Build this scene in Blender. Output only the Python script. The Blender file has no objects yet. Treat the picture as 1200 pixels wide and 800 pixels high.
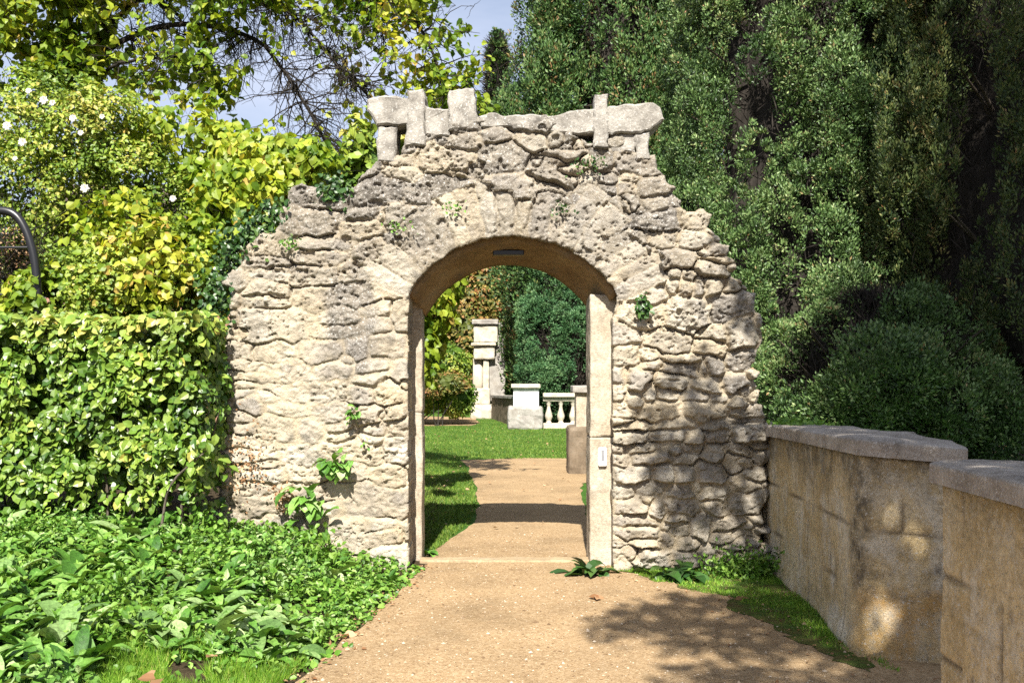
import bpy, math, random
import numpy as np
from math import radians as R, pi, sin, cos, tan

# ------------------------------------------------------------------ camera, sky, sun, exposure
scene = bpy.context.scene
rng = np.random.default_rng(7)
random.seed(7)
cam_d = bpy.data.cameras.new("camera")
cam = bpy.data.objects.new("camera", cam_d)
scene.collection.objects.link(cam)
cam.location = (0, 0, 1.6)
cam.rotation_euler = (R(90), 0, 0)
cam_d.sensor_width = 36
cam_d.lens = 35.1
cam_d.shift_y = 35 / 1200
cam_d.clip_end = 2000
cam_d.clip_start = 0.05
scene.camera = cam

SUN_EL, SUN_AZ = 46.0, 2.5          # the light runs away from the camera, a touch to the right
world = bpy.data.worlds.new("World")
scene.world = world
world.use_nodes = True
wn, wl = world.node_tree.nodes, world.node_tree.links
bg = wn["Background"]
sky = wn.new("ShaderNodeTexSky")
sky.sky_type = 'NISHITA'
sky.sun_disc = False
sky.sun_elevation = R(SUN_EL)
sky.sun_rotation = R(180 + SUN_AZ)
sky.air_density = 1.0
sky.dust_density = 1.6
sky.ozone_density = 1.6
# thin high cloud in the sky itself
tc = wn.new("ShaderNodeTexCoord")
mp = wn.new("ShaderNodeMapping")
mp.inputs["Scale"].default_value = (1.0, 1.0, 3.2)
nz = wn.new("ShaderNodeTexNoise")
nz.inputs["Scale"].default_value = 3.0
nz.inputs["Detail"].default_value = 7
nz.inputs["Roughness"].default_value = 0.55
rp = wn.new("ShaderNodeValToRGB")
rp.color_ramp.elements[0].position = 0.30
rp.color_ramp.elements[0].color = (.34, .34, .34, 1)
rp.color_ramp.elements[1].position = 0.74
mx = wn.new("ShaderNodeMixRGB")
mx.inputs[2].default_value = (5.6, 6.1, 7.6, 1)
wl.new(tc.outputs["Generated"], mp.inputs[0]); wl.new(mp.outputs[0], nz.inputs[0])
wl.new(nz.outputs[0], rp.inputs[0]); wl.new(rp.outputs[0], mx.inputs[0])
wl.new(sky.outputs[0], mx.inputs[1]); wl.new(mx.outputs[0], bg.inputs[0])
bg.inputs[1].default_value = 0.056

sun_d = bpy.data.lights.new("sun", 'SUN')
sun = bpy.data.objects.new("sun", sun_d)
scene.collection.objects.link(sun)
sun_d.energy = 5.0
sun_d.angle = R(0.53)
sun_d.color = (1.0, 0.95, 0.86)
sun.rotation_euler = (R(90 - SUN_EL), 0, R(-SUN_AZ))
sun.location = (0, -20, 30)

scene.view_settings.view_transform = 'Standard'
scene.view_settings.look = 'None'
scene.view_settings.gamma = 1
scene.view_settings.use_curve_mapping = False
scene.view_settings.exposure = 1.36
scene.render.engine = 'CYCLES'
scene.cycles.max_bounces = 6
scene.cycles.diffuse_bounces = 3
scene.cycles.transparent_max_bounces = 8
scene.cycles.use_denoising = False
scene.cycles.sample_clamp_indirect = 6

F = 1170.0
def P(x, y, d):                      # a point of the photograph at a distance
    return np.array([(x - 600) / F * d, d, 1.6 - (y - 435) / F * d])

# ------------------------------------------------------------------ noise (numpy)
def _h(ix, iy, iz, seed):
    with np.errstate(over='ignore'):
        n = (ix.astype(np.int64) * 374761393 + iy.astype(np.int64) * 668265263 + iz.astype(np.int64) * 2147483647 + seed * 974634777) & 0xffffffff
        n = ((n ^ (n >> 13)) * 1274126177) & 0xffffffff
        n = ((n ^ (n >> 16)) * 2246822519) & 0xffffffff
        n = n ^ (n >> 15)
    return (n & 0xffffff) / float(0xffffff)
def vnoise(x, y, z=0.0, seed=0):
    x = np.asarray(x, float); y = np.asarray(y, float); z = np.zeros_like(x) + z
    ix, iy, iz = np.floor(x), np.floor(y), np.floor(z)
    fx, fy, fz = x - ix, y - iy, z - iz
    fx = fx * fx * fx * (fx * (fx * 6 - 15) + 10); fy = fy * fy * fy * (fy * (fy * 6 - 15) + 10); fz = fz * fz * (3 - 2 * fz)
    r = 0
    flat = not np.any(fz)
    for dz in ((0,) if flat else (0, 1)):
        wz = 1 if flat else (fz if dz else 1 - fz)
        a = _h(ix, iy, iz + dz, seed); b = _h(ix + 1, iy, iz + dz, seed)
        c = _h(ix, iy + 1, iz + dz, seed); d = _h(ix + 1, iy + 1, iz + dz, seed)
        r = r + wz * ((a * (1 - fx) + b * fx) * (1 - fy) + (c * (1 - fx) + d * fx) * fy)
    return r * 2 - 1
def fbm(x, y, z=0.0, octv=4, seed=0, gain=.5):
    s, a, t = 0, 1, 0
    for o in range(octv):
        s = s + a * vnoise(np.asarray(x) * 2 ** o + 17.3 * o, np.asarray(y) * 2 ** o + 5.1 * o, np.asarray(z) * 2 ** o, seed + o)
        t += a; a *= gain
    return s / t
def ss(a, b, x):
    t = np.clip((np.asarray(x, float) - a) / (b - a), 0, 1)
    return t * t * (3 - 2 * t)

# ------------------------------------------------------------------ objects and meshes
COL = scene.collection
def tag(o, label=None, cat=None, group=None, kind=None):
    if label: o["label"] = label
    if cat: o["category"] = cat
    if group: o["group"] = group
    if kind: o["kind"] = kind
    return o
def thing(name, label, cat, loc=(0, 0, 0), group=None):
    o = bpy.data.objects.new(name, None)
    COL.objects.link(o)
    o.location = loc
    o.empty_display_size = .2
    return tag(o, label, cat, group)
def wloc(o):
    v = np.zeros(3)
    while o is not None:
        v = v + np.array(o.location[:]); o = o.parent
    return v
class MB:                            # collects polygons as arrays
    def __init__(s): s.v, s.f, s.n, s.a = [], [], 0, []
    def add(s, V, faces, rnd=0.5):
        V = np.asarray(V, float).reshape(-1, 3)
        for fa in faces if isinstance(faces, (list, tuple)) else [faces]:
            s.f.append(np.asarray(fa, np.int64) + s.n)
        s.v.append(V); s.a.append(np.zeros(len(V)) + rnd); s.n += len(V)
        return s
    def mesh(s, name, off=(0, 0, 0), attrs=None, smooth=False):
        me = bpy.data.meshes.new(name)
        V = np.concatenate(s.v) - np.asarray(off)
        idx = np.concatenate([f.ravel() for f in s.f]).astype(np.int32)
        tot = np.concatenate([np.full(len(f), f.shape[1]) for f in s.f]).astype(np.int32)
        me.vertices.add(len(V)); me.vertices.foreach_set("co", V.astype(np.float32).ravel())
        me.loops.add(len(idx)); me.loops.foreach_set("vertex_index", idx)
        me.polygons.add(len(tot))
        me.polygons.foreach_set("loop_start", np.concatenate([[0], np.cumsum(tot)[:-1]]).astype(np.int32))
        me.polygons.foreach_set("loop_total", tot)
        me.polygons.foreach_set("use_smooth", np.full(len(tot), smooth))
        A = {'rnd': np.concatenate(s.a)}
        if attrs: A.update(attrs)
        for k, w in A.items():
            at = me.attributes.new(k, 'FLOAT', 'POINT'); at.data.foreach_set("value", np.asarray(w, np.float32))
        me.update(calc_edges=True); me.validate()
        return me
    def build(s, name, mat, parent=None, attrs=None, smooth=False):
        me = s.mesh(name, wloc(parent) if parent else (0, 0, 0), attrs, smooth)
        me.materials.append(mat)
        o = bpy.data.objects.new(name, me); COL.objects.link(o)
        if parent: o.parent = parent
        return o
def copy_tree(o, parent=None):
    c = o.copy(); COL.objects.link(c)
    if parent: c.parent = parent
    for ch in [q for q in bpy.data.objects if q.parent == o]: copy_tree(ch, c)
    return c

def box_arrays(c, s, bev=0.0, seg=1, rough=0.0, seed=0):
    """box with chamfered edges, each face a grid so that it can be roughened"""
    c = np.array(c, float); s = np.array(s, float) / 2
    V, Fq, n = [], [], 0
    m = max(2, seg + 1)
    t = np.linspace(-1, 1, m)
    if bev > 0:
        pass
    for ax in range(3):
        for sg in (-1, 1):
            a, b = (ax + 1) % 3, (ax + 2) % 3
            la = np.unique(np.concatenate([[-s[a], -s[a] + bev, s[a] - bev, s[a]], np.linspace(-s[a], s[a], m)]))
            lb = np.unique(np.concatenate([[-s[b], -s[b] + bev, s[b] - bev, s[b]], np.linspace(-s[b], s[b], m)]))
            A, B = np.meshgrid(la, lb, indexing='ij')
            p = np.zeros(A.shape + (3,)); p[..., a] = A; p[..., b] = B; p[..., ax] = sg * s[ax]
            q = np.clip(p, -(s - bev), s - bev)
            d = p - q
            L = np.linalg.norm(d, axis=-1, keepdims=True)
            p = np.where(L > 1e-9, q + d / np.maximum(L, 1e-9) * bev, p) if bev > 0 else p
            ni, nj = A.shape
            I = np.arange(ni * nj).reshape(ni, nj) + n
            f = np.stack([I[:-1, :-1], I[1:, :-1], I[1:, 1:], I[:-1, 1:]], -1).reshape(-1, 4)
            if sg < 0: f = f[:, ::-1]
            V.append(p.reshape(-1, 3)); Fq.append(f); n += ni * nj
    V = np.concatenate(V); Fq = np.concatenate(Fq)
    if rough:
        W = V + c
        for k in range(3):
            V[:, k] += rough * (fbm(W[:, 0] * 5 + k * 31, W[:, 1] * 5, W[:, 2] * 5, 3, seed) + .35 * fbm(W[:, 0] * 22 + k * 31, W[:, 1] * 22, W[:, 2] * 22, 2, seed))
    return V + c, Fq
def tube(mb, pts, rad, sides=6, rnd=.5, cap=True):
    pts = np.asarray(pts, float); rad = np.zeros(len(pts)) + rad
    T = np.gradient(pts, axis=0); T /= np.linalg.norm(T, axis=1, keepdims=True) + 1e-9
    ref = np.where(np.abs(T[:, 2:3]) > .9, [[1., 0, 0]], [[0., 0, 1]])
    A = np.cross(T, ref); A /= np.linalg.norm(A, axis=1, keepdims=True) + 1e-9
    B = np.cross(T, A)
    th = np.arange(sides) / sides * 2 * pi
    V = pts[:, None] + rad[:, None, None] * (A[:, None] * np.cos(th)[None, :, None] + B[:, None] * np.sin(th)[None, :, None])
    k = len(pts); I = np.arange(k * sides).reshape(k, sides)
    J = np.roll(I, -1, 1)
    f = np.stack([I[:-1], J[:-1], J[1:], I[1:]], -1).reshape(-1, 4)
    fs = [f]
    if cap and sides > 3: fs += [I[0][None, :], I[-1][None, ::-1]]
    mb.add(V.reshape(-1, 3), fs, rnd)
def spline(pts, n=12):
    pts = np.asarray(pts, float)
    if len(pts) == 2: return pts[0] + (pts[1] - pts[0]) * np.linspace(0, 1, n)[:, None]
    Q = np.vstack([2 * pts[0] - pts[1], pts, 2 * pts[-1] - pts[-2]])
    out = []
    t = np.linspace(0, len(pts) - 1, n)
    for u in t:
        i = min(int(u), len(pts) - 2); f = u - i
        a, b, c, d = Q[i], Q[i + 1], Q[i + 2], Q[i + 3]
        out.append(.5 * (2 * b + (c - a) * f + (2 * a - 5 * b + 4 * c - d) * f * f + (3 * b - a - 3 * c + d) * f ** 3))
    return np.array(out)
def lathe(mb, prof, c, sides=16, rnd=.5):
    prof = np.asarray(prof, float); th = np.arange(sides) / sides * 2 * pi
    V = np.stack([c[0] + prof[:, None, 0] * np.cos(th), c[1] + prof[:, None, 0] * np.sin(th), c[2] + prof[:, None, 1] + 0 * th], -1)
    k = len(prof); I = np.arange(k * sides).reshape(k, sides); J = np.roll(I, -1, 1)
    mb.add(V.reshape(-1, 3), [np.stack([I[:-1], J[:-1], J[1:], I[1:]], -1).reshape(-1, 4), I[0][None, ::-1], I[-1][None]], rnd)

def norm(v): return v / (np.linalg.norm(v, axis=-1, keepdims=True) + 1e-9)
# leaf templates: (across, along, lift), faces
LEAF = (np.array([(0, 0, 0), (0, .5, .0), (0, 1, -.10), (-.5, .28, .10), (-.42, .66, .07), (.5, .28, .10), (.42, .66, .07)]),
        [np.array([(0, 1, 4, 3), (0, 5, 6, 1)]), np.array([(1, 2, 4), (1, 6, 2)])])
DIAM = (np.array([(0, 0, 0), (-.5, .45, .06), (0, 1, 0), (.5, .45, .06)]), [np.array([(0, 3, 2, 1)])])
TRI = (np.array([(-.5, 0, 0), (.5, 0, 0), (0, 1, 0)]), [np.array([(0, 1, 2)])])
def leaves(mb, Pn, D, N, L, W, tmpl=LEAF, rnd=None):
    n = len(Pn); D = norm(D); S = norm(np.cross(D, N)); N = np.cross(S, D)
    L = np.zeros(n) + L; W = np.zeros(n) + W
    t, fs = tmpl; k = len(t)
    V = Pn[:, None] + S[:, None] * (t[None, :, 0:1] * W[:, None, None]) + D[:, None] * (t[None, :, 1:2] * L[:, None, None]) + N[:, None] * (t[None, :, 2:3] * L[:, None, None])
    base = (np.arange(n) * k)
    F2 = [(base[:, None, None] + f[None]).reshape(-1, f.shape[1]) for f in fs]
    r = rng.random(n) if rnd is None else rnd
    mb.add(V.reshape(-1, 3), F2, np.repeat(r, k))
def rdir(n):
    return norm(rng.normal(size=(n, 3)))

# ------------------------------------------------------------------ materials
class NT:
    def __init__(s, name):
        s.m = bpy.data.materials.new(name); s.m.use_nodes = True
        s.t = s.m.node_tree; s.n = s.t.nodes; s.b = s.n["Principled BSDF"]
        s.out = s.n["Material Output"]; s.co = s.n.new("ShaderNodeTexCoord").outputs["Object"]
    def link(s, a, b): s.t.links.new(a, b)
    def map(s, scale=(1, 1, 1), rot=(0, 0, 0)):
        m = s.n.new("ShaderNodeMapping"); m.inputs["Scale"].default_value = scale; m.inputs["Rotation"].default_value = rot
        s.link(s.co, m.inputs[0]); return m.outputs[0]
    def noise(s, scale, detail=5, rough=.55, vec=None, dist=0):
        n = s.n.new("ShaderNodeTexNoise"); n.inputs["Scale"].default_value = scale; n.inputs["Detail"].default_value = detail
        n.inputs["Roughness"].default_value = rough; n.inputs["Distortion"].default_value = dist
        s.link(vec if vec is not None else s.co, n.inputs["Vector"]); return n.outputs[0]
    def vor(s, scale, vec=None, out="Distance", feature='F1'):
        n = s.n.new("ShaderNodeTexVoronoi"); n.feature = feature; n.inputs["Scale"].default_value = scale
        s.link(vec if vec is not None else s.co, n.inputs["Vector"]); return n.outputs[out]
    def attr(s, name):
        a = s.n.new("ShaderNodeAttribute"); a.attribute_name = name; return a.outputs["Fac"]
    def ramp(s, fac, stops, interp='LINEAR'):
        r = s.n.new("ShaderNodeValToRGB"); cr = r.color_ramp; cr.interpolation = interp
        while len(cr.elements) < len(stops): cr.elements.new(.5)
        for e, (p, c) in zip(cr.elements, stops):
            e.position = p; e.color = (c, c, c, 1) if not hasattr(c, '__len__') else (*c, 1)
        s.link(fac, r.inputs[0]); return r.outputs[0]
    def mix(s, f, a, b, mode='MIX'):
        m = s.n.new("ShaderNodeMixRGB"); m.blend_type = mode
        for i, v in ((0, f), (1, a), (2, b)):
            if hasattr(v, 'is_linked'): s.link(v, m.inputs[i])
            elif i == 0: m.inputs[0].default_value = v
            else: m.inputs[i].default_value = (*v, 1) if hasattr(v, '__len__') else (v, v, v, 1)
        return m.outputs[0]
    def math(s, op, a, b=0.0):
        m = s.n.new("ShaderNodeMath"); m.operation = op
        for i, v in ((0, a), (1, b)):
            if hasattr(v, 'is_linked'): s.link(v, m.inputs[i])
            else: m.inputs[i].default_value = v
        return m.outputs[0]
    def bump(s, h, strength=.5, dist=.01):
        b = s.n.new("ShaderNodeBump"); b.inputs["Strength"].default_value = strength; b.inputs["Distance"].default_value = dist
        s.link(h, b.inputs["Height"]); s.link(b.outputs[0], s.b.inputs["Normal"])
    def done(s, col, rough=.8, spec=.3):
        if hasattr(col, 'is_linked'): s.link(col, s.b.inputs["Base Color"])
        else: s.b.inputs["Base Color"].default_value = (*col, 1)
        s.b.inputs["Roughness"].default_value = rough; s.b.inputs["Specular IOR Level"].default_value = spec
        return s.m
def leaf_mat(name, stops, rough=.45, trans=.25, spec=.4, var=3.0, mott=0):
    t = NT(name)
    c = t.ramp(t.attr("rnd"), stops)
    v = t.ramp(t.noise(var, 3), [(.3, .72), (.7, 1.2)])
    c = t.mix(1.0, c, v, 'MULTIPLY')
    if mott:
        c = t.mix(1.0, c, t.ramp(t.noise(mott, 4, .7), [(.35, .62), (.5, 1.), (.68, 1.35)]), 'MULTIPLY')
        t.bump(t.noise(mott * 1.3, 4, .7), .7, .006)
    t.done(c, rough, spec)
    tr = t.n.new("ShaderNodeBsdfTranslucent")
    t.link(t.mix(1.0, c, (1.25, 1.2, .5), 'MULTIPLY'), tr.inputs[0])
    ms = t.n.new("ShaderNodeMixShader"); ms.inputs[0].default_value = trans
    t.link(t.b.outputs[0], ms.inputs[1]); t.link(tr.outputs[0], ms.inputs[2]); t.link(ms.outputs[0], t.out.inputs[0])
    return t.m

def m_rubble():
    t = NT("rubble_stone")
    st, mo, we = t.attr("rnd"), t.attr("mortar"), t.attr("weather")
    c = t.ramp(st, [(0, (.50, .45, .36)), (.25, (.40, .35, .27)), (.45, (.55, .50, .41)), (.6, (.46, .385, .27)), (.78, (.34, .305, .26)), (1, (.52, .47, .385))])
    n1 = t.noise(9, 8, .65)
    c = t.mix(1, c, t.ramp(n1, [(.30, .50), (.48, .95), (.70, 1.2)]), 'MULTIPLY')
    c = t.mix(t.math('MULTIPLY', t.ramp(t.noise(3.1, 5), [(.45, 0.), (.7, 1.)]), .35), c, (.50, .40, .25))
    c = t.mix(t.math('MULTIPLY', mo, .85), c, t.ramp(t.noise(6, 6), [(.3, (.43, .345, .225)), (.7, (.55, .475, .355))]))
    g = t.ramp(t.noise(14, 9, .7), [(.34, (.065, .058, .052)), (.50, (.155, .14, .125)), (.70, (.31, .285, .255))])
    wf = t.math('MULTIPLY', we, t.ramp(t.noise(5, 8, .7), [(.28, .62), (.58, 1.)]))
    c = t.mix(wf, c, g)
    sp = t.ramp(t.noise(62, 4, .65), [(.56, 0.), (.63, 1.)])
    c = t.mix(t.math('MULTIPLY', sp, t.math('ADD', t.math('MULTIPLY', we, .7), .12)), c, (.60, .585, .55))
    dk = t.ramp(t.noise(75, 5, .7), [(.34, 1.), (.43, 0.)])
    c = t.mix(t.math('MULTIPLY', dk, .72), c, (.10, .085, .065))
    h = t.mix(.5, t.noise(60, 8, .7), t.noise(190, 4, .6))
    t.bump(h, 1.0, .022)
    return t.done(c, .92, .15)
def m_carved():
    t = NT("lichened_carved_stone")
    c = t.ramp(t.noise(7, 8, .65), [(.32, (.11, .10, .088)), (.48, (.24, .222, .195)), (.68, (.41, .385, .345))])
    sp = t.ramp(t.noise(60, 4, .6), [(.58, 0.), (.66, 1.)])
    c = t.mix(t.math('MULTIPLY', sp, .6), c, (.62, .61, .58))
    dk = t.ramp(t.noise(38, 6, .7), [(.32, 1.), (.44, 0.)])
    c = t.mix(t.math('MULTIPLY', dk, .7), c, (.16, .15, .14))
    t.bump(t.noise(70, 8, .7), .8, .012)
    return t.done(c, .92, .15)
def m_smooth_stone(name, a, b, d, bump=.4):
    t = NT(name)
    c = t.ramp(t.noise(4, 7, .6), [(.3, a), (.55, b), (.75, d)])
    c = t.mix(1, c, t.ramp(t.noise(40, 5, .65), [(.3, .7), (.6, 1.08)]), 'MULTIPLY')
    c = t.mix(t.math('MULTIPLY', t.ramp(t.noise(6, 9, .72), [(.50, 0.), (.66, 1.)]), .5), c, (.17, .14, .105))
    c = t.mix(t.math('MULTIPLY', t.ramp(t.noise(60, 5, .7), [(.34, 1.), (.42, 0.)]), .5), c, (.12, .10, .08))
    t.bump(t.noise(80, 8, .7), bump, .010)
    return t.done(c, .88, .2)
def m_parapet():
    t = NT("stained_ashlar")
    c = t.ramp(t.noise(2.4, 8, .65), [(.30, (.42, .31, .16)), (.48, (.58, .44, .235)), (.7, (.65, .54, .36))])
    c = t.mix(t.ramp(t.noise(4.2, 9, .72, t.map((1, 1, .7))), [(.48, 0.), (.60, .62)]), c, (.66, .61, .51))   # pale lime wash
    c = t.mix(t.ramp(t.noise(3.6, 9, .74, t.map((1, 1, .6), (0, 0, 1))), [(.57, 0.), (.66, .8)]), c, (.20, .17, .135))  # grey algae
    c = t.mix(t.math('MULTIPLY', t.attr("stain"), t.ramp(t.noise(11, 9, .75), [(.36, .25), (.58, 1.)])), c, (.10, .085, .065))
    c = t.mix(t.math('MULTIPLY', t.attr("rust"), t.ramp(t.noise(6, 9, .75), [(.38, .1), (.60, .9)])), c, (.43, .25, .08))
    c = t.mix(t.math('MULTIPLY', t.attr("joint"), .85), c, (.17, .13, .085))
    c = t.mix(t.ramp(t.noise(70, 5, .7), [(.58, 0.), (.64, .8)]), c, (.62, .595, .54))
    c = t.mix(t.ramp(t.noise(85, 5, .7), [(.34, .75), (.42, 0.)]), c, (.10, .08, .055))
    c = t.mix(1, c, t.ramp(t.noise(24, 8, .75), [(.3, .6), (.6, 1.12)]), 'MULTIPLY')
    t.bump(t.mix(.5, t.noise(26, 9, .75), t.noise(110, 6, .75)), 1.0, .02)
    return t.done(c, .92, .15)
def m_coping():
    t = NT("mossy_coping_stone")
    c = t.ramp(t.noise(6, 8, .7), [(.30, (.17, .145, .12)), (.5, (.33, .285, .24)), (.7, (.48, .43, .37))])
    sp = t.ramp(t.noise(75, 4, .65), [(.56, 0.), (.64, 1.)])
    c = t.mix(t.math('MULTIPLY', sp, .75), c, (.56, .53, .49))
    c = t.mix(t.ramp(t.noise(45, 6, .7), [(.30, .8), (.42, 0.)]), c, (.07, .06, .05))
    t.bump(t.noise(60, 9, .75), 1., .014)
    return t.done(c, .94, .15)
def m_gravel():
    t = NT("sandy_gravel")
    c = t.ramp(t.noise(55, 6, .75), [(.28, (.16, .10, .05)), (.5, (.29, .20, .11)), (.72, (.43, .33, .21))])
    c = t.mix(1, c, t.ramp(t.noise(1.3, 8, .68), [(.32, .80), (.5, 1.06), (.68, 1.25)]), 'MULTIPLY')
    sp = t.ramp(t.vor(150, out="Color"), [(.86, 0.), (.93, 1.)])
    c = t.mix(t.math('MULTIPLY', sp, .45), c, (.52, .42, .30))
    dk = t.ramp(t.noise(170, 3, .6), [(.30, 1.), (.40, 0.)])
    c = t.mix(t.math('MULTIPLY', dk, .65), c, (.085, .05, .024))
    t.bump(t.mix(.5, t.noise(130, 6, .8), t.vor(120)), .85, .012)
    return t.done(c, .95, .1)
def m_ground(name, a, b, d, sc=5):
    t = NT(name)
    c = t.ramp(t.noise(sc, 8, .7), [(.3, a), (.5, b), (.7, d)])
    c = t.mix(1, c, t.ramp(t.noise(60, 4, .7), [(.3, .6), (.7, 1.25)]), 'MULTIPLY')
    t.bump(t.noise(70, 8, .75), .9, .02)
    return t.done(c, .95, .1)
def m_bark(name, a, b):
    t = NT(name)
    c = t.ramp(t.noise(12, 8, .7, t.map((1, 1, .25))), [(.3, a), (.7, b)])
    t.bump(t.noise(30, 8, .7, t.map((1, 1, .2))), .8, .02)
    return t.done(c, .9, .15)
def m_plain(name, col, rough=.5, spec=.4, metal=0):
    t = NT(name)
    c = t.mix(1, col, t.ramp(t.noise(35, 5), [(.3, .85), (.7, 1.1)]), 'MULTIPLY')
    t.b.inputs["Metallic"].default_value = metal
    return t.done(c, rough, spec)

M = {}
M['rubble'] = m_rubble(); M['carved'] = m_carved()
M['jamb'] = m_smooth_stone("dressed_cream_stone", (.34, .28, .20), (.44, .385, .30), (.52, .475, .40), .9)
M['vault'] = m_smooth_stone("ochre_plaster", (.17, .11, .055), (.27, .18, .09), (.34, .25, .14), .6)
M['pale'] = m_smooth_stone("pale_limestone", (.40, .35, .27), (.50, .455, .37), (.58, .54, .46))
M['greystone'] = m_smooth_stone("grey_limestone", (.22, .20, .18), (.33, .31, .28), (.42, .40, .37))
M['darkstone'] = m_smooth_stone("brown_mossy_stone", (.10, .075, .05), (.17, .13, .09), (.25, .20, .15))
M['white'] = m_plain("white_paint", (.78, .78, .76))
M['parapet'] = m_parapet(); M['coping'] = m_coping()
M['gravel'] = m_gravel()
M['soil'] = m_ground("dark_soil", (.035, .025, .015), (.06, .045, .026), (.10, .075, .045))
M['turf'] = m_ground("turf", (.03, .075, .012), (.05, .12, .018), (.08, .16, .03), 3)
M['verge'] = m_ground("mossy_gravel", (.16, .105, .05), (.085, .11, .025), (.05, .12, .02), 7)
M['bark'] = m_bark("brown_bark", (.05, .04, .03), (.15, .125, .10))
M['dark_bark'] = m_bark("dark_twig_bark", (.014, .012, .010), (.045, .038, .032))  # bark tone, near black so the yew cores also paint shaded gaps
M['metal'] = m_plain("black_painted_metal", (.012, .012, .014), .35, .5)

# ------------------------------------------------------------------ terrain and ground sheets
def path_left(y):
    return np.interp(y, [-8, 4, 5.13, 5.59, 6.57, 8.1, 8.4], [-1.6, -1.22, -1.12, -1.03, -.90, -.70, -.69])
def ground_z(x, y):
    x = np.asarray(x, float); y = np.asarray(y, float)
    e = path_left(y)
    s = ss(0.0, 1.5, e - 0.03 - x) * .38 + ss(1.2, 3.0, e - x) * .14
    s = s * .88 * (ss(3.2, 7.0, y) * .85 + .15) * (1 - ss(11.5, 16, y))
    return s
def build_ground():
    xs = np.unique(np.round(np.concatenate([np.arange(-6, 4, .1), np.arange(-16, 18, .8), [-400, -200, -100, -60, -40, -28, -20, 22, 30, 45, 70, 120, 220, 400]]), 3))
    ys = np.unique(np.round(np.concatenate([np.arange(2, 12, .1), np.arange(-12, 30, .8), [-400, -150, -60, -30, -18, 36, 45, 60, 80, 120, 200, 400]]), 3))
    X, Y = np.meshgrid(xs, ys, indexing='ij')
    Z = ground_z(X, Y)
    near = (ss(.05, .3, path_left(Y) - X)) * (np.abs(Y - 6) < 8) * (X < 0)
    Z = Z + near * .02 * fbm(X * 3, Y * 3, 0, 3, 5)
    I = np.arange(X.size).reshape(X.shape)
    f = np.stack([I[:-1, :-1], I[1:, :-1], I[1:, 1:], I[:-1, 1:]], -1).reshape(-1, 4)
    mb = MB(); mb.add(np.stack([X, Y, Z], -1).reshape(-1, 3), f)
    tag(mb.build("ground", M['soil'], smooth=True), kind="structure")
def sheet(name, poly, z, mat, step=.12, jit=.02, seed=1):
    pts = []
    for i in range(len(poly)):
        a, b = np.array(poly[i], float), np.array(poly[(i + 1) % len(poly)], float)
        L = np.linalg.norm(b - a); n = max(1, int(L / step)) if L < 40 else max(1, int(L / 2))
        for k in range(n): pts.append(a + (b - a) * k / n)
    pts = np.array(pts)
    d = jit * np.stack([fbm(pts[:, 0] * 3, pts[:, 1] * 3, 0, 4, seed), fbm(pts[:, 0] * 3, pts[:, 1] * 3, 9, 4, seed)], -1) * 2
    pts = pts + d
    from mathutils.geometry import tessellate_polygon
    V3 = [(p[0], p[1], 0) for p in pts]
    tris = np.array(tessellate_polygon([V3]))
    V = np.concatenate([pts, np.full((len(pts), 1), z)], 1)
    a, b, c = V[tris[:, 0]], V[tris[:, 1]], V[tris[:, 2]]
    fl = np.cross(b - a, c - a)[:, 2] < 0
    tris[fl] = tris[fl][:, ::-1]
    mb = MB(); mb.add(V, tris)
    return tag(mb.build(name, mat), kind="structure")
build_ground()
PATH = [(-1.6, -8), (-1.22, 4), (-1.12, 5.13), (-1.03, 5.59), (-.90, 6.57), (-.70, 8.1), (-.69, 8.9), (-.55, 9.6), (-.42, 10.4), (-.38, 11.8), (-.5, 14), (-.72, 16.4), (-.9, 17.9),
        (.2, 18.4), (3, 18.2), (8, 17.6), (8, 15.6), (2.2, 15.3), (1.0, 14.2), (.86, 12.5), (.80, 10), (.72, 8.6), (.72, 8.2), (2.3, 8.2), (2.3, 5.5), (4.0, 5.5), (4.0, 4.4), (2.3, 4.4), (2.6, -8)]
sheet("lawn", [(-30, 16.5), (-10, 16.5), (-6, 16.2), (-2.2, 16), (-2.2, 8.75), (2.9, 8.75), (2.9, 6), (40, 6), (40, 75), (-30, 75)], .004, M['turf'], .5, .0)
sheet("gravel_path", PATH, .009, M['gravel'], .1, .03)
sheet("mossy_verge", [(.78, 8.05), (1.0, 7.75), (1.5, 7.0), (1.68, 6.2), (1.84, 5.7), (1.98, 5.35), (2.04, 5.6), (2.06, 8.05)], .013, M['verge'], .06, .15)
sheet("far_path", [(-9, 30.5), (-2.4, 29.2), (-1.2, 29.4), (-1.0, 31), (-1.3, 34.5), (-4, 36), (-9, 36)], .009, M['gravel'], .3, .05)
sheet("side_path", [(8.8, 19.5), (12, 18.6), (16, 19), (16, 22), (11.5, 22), (9.3, 21.2)], .009, M['gravel'], .3, .05)

# ------------------------------------------------------------------ the rubble archway
D0, S0 = 8.0, 8.0 / F
def uv(x, y): return ((x - 600) * S0, 1.6 - (y - 435) * S0)
OUT_PX = [(250, 700), (252, 560), (256, 400), (262, 372), (266, 330), (278, 300), (302, 287), (328, 252), (332, 230), (352, 222), (385, 230), (408, 222), (414, 205), (432, 192), (440, 181),
          (466, 176), (500, 150), (520, 150), (560, 146), (566, 136), (645, 137), (690, 160), (742, 158), (762, 180), (763, 203), (786, 214), (790, 236), (826, 250), (850, 275), (848, 302), (876, 328), (900, 372), (898, 402), (884, 425), (894, 455), (886, 482), (902, 520), (900, 700)]
CY, RI = 1.70, .968                                        # centre and radius of the arch curve
def opening(u, v, g=0.0):
    """inside the doorway hole (g grows it)"""
    spring = 2.205
    return ((u > -.817 - g) & (u < .795 + .03 * ss(2.0, 2.2, v) + g) & (v < spring)) | ((v >= spring) & ((u - .005) ** 2 + (v - CY) ** 2 < (RI + g) ** 2))
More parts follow.
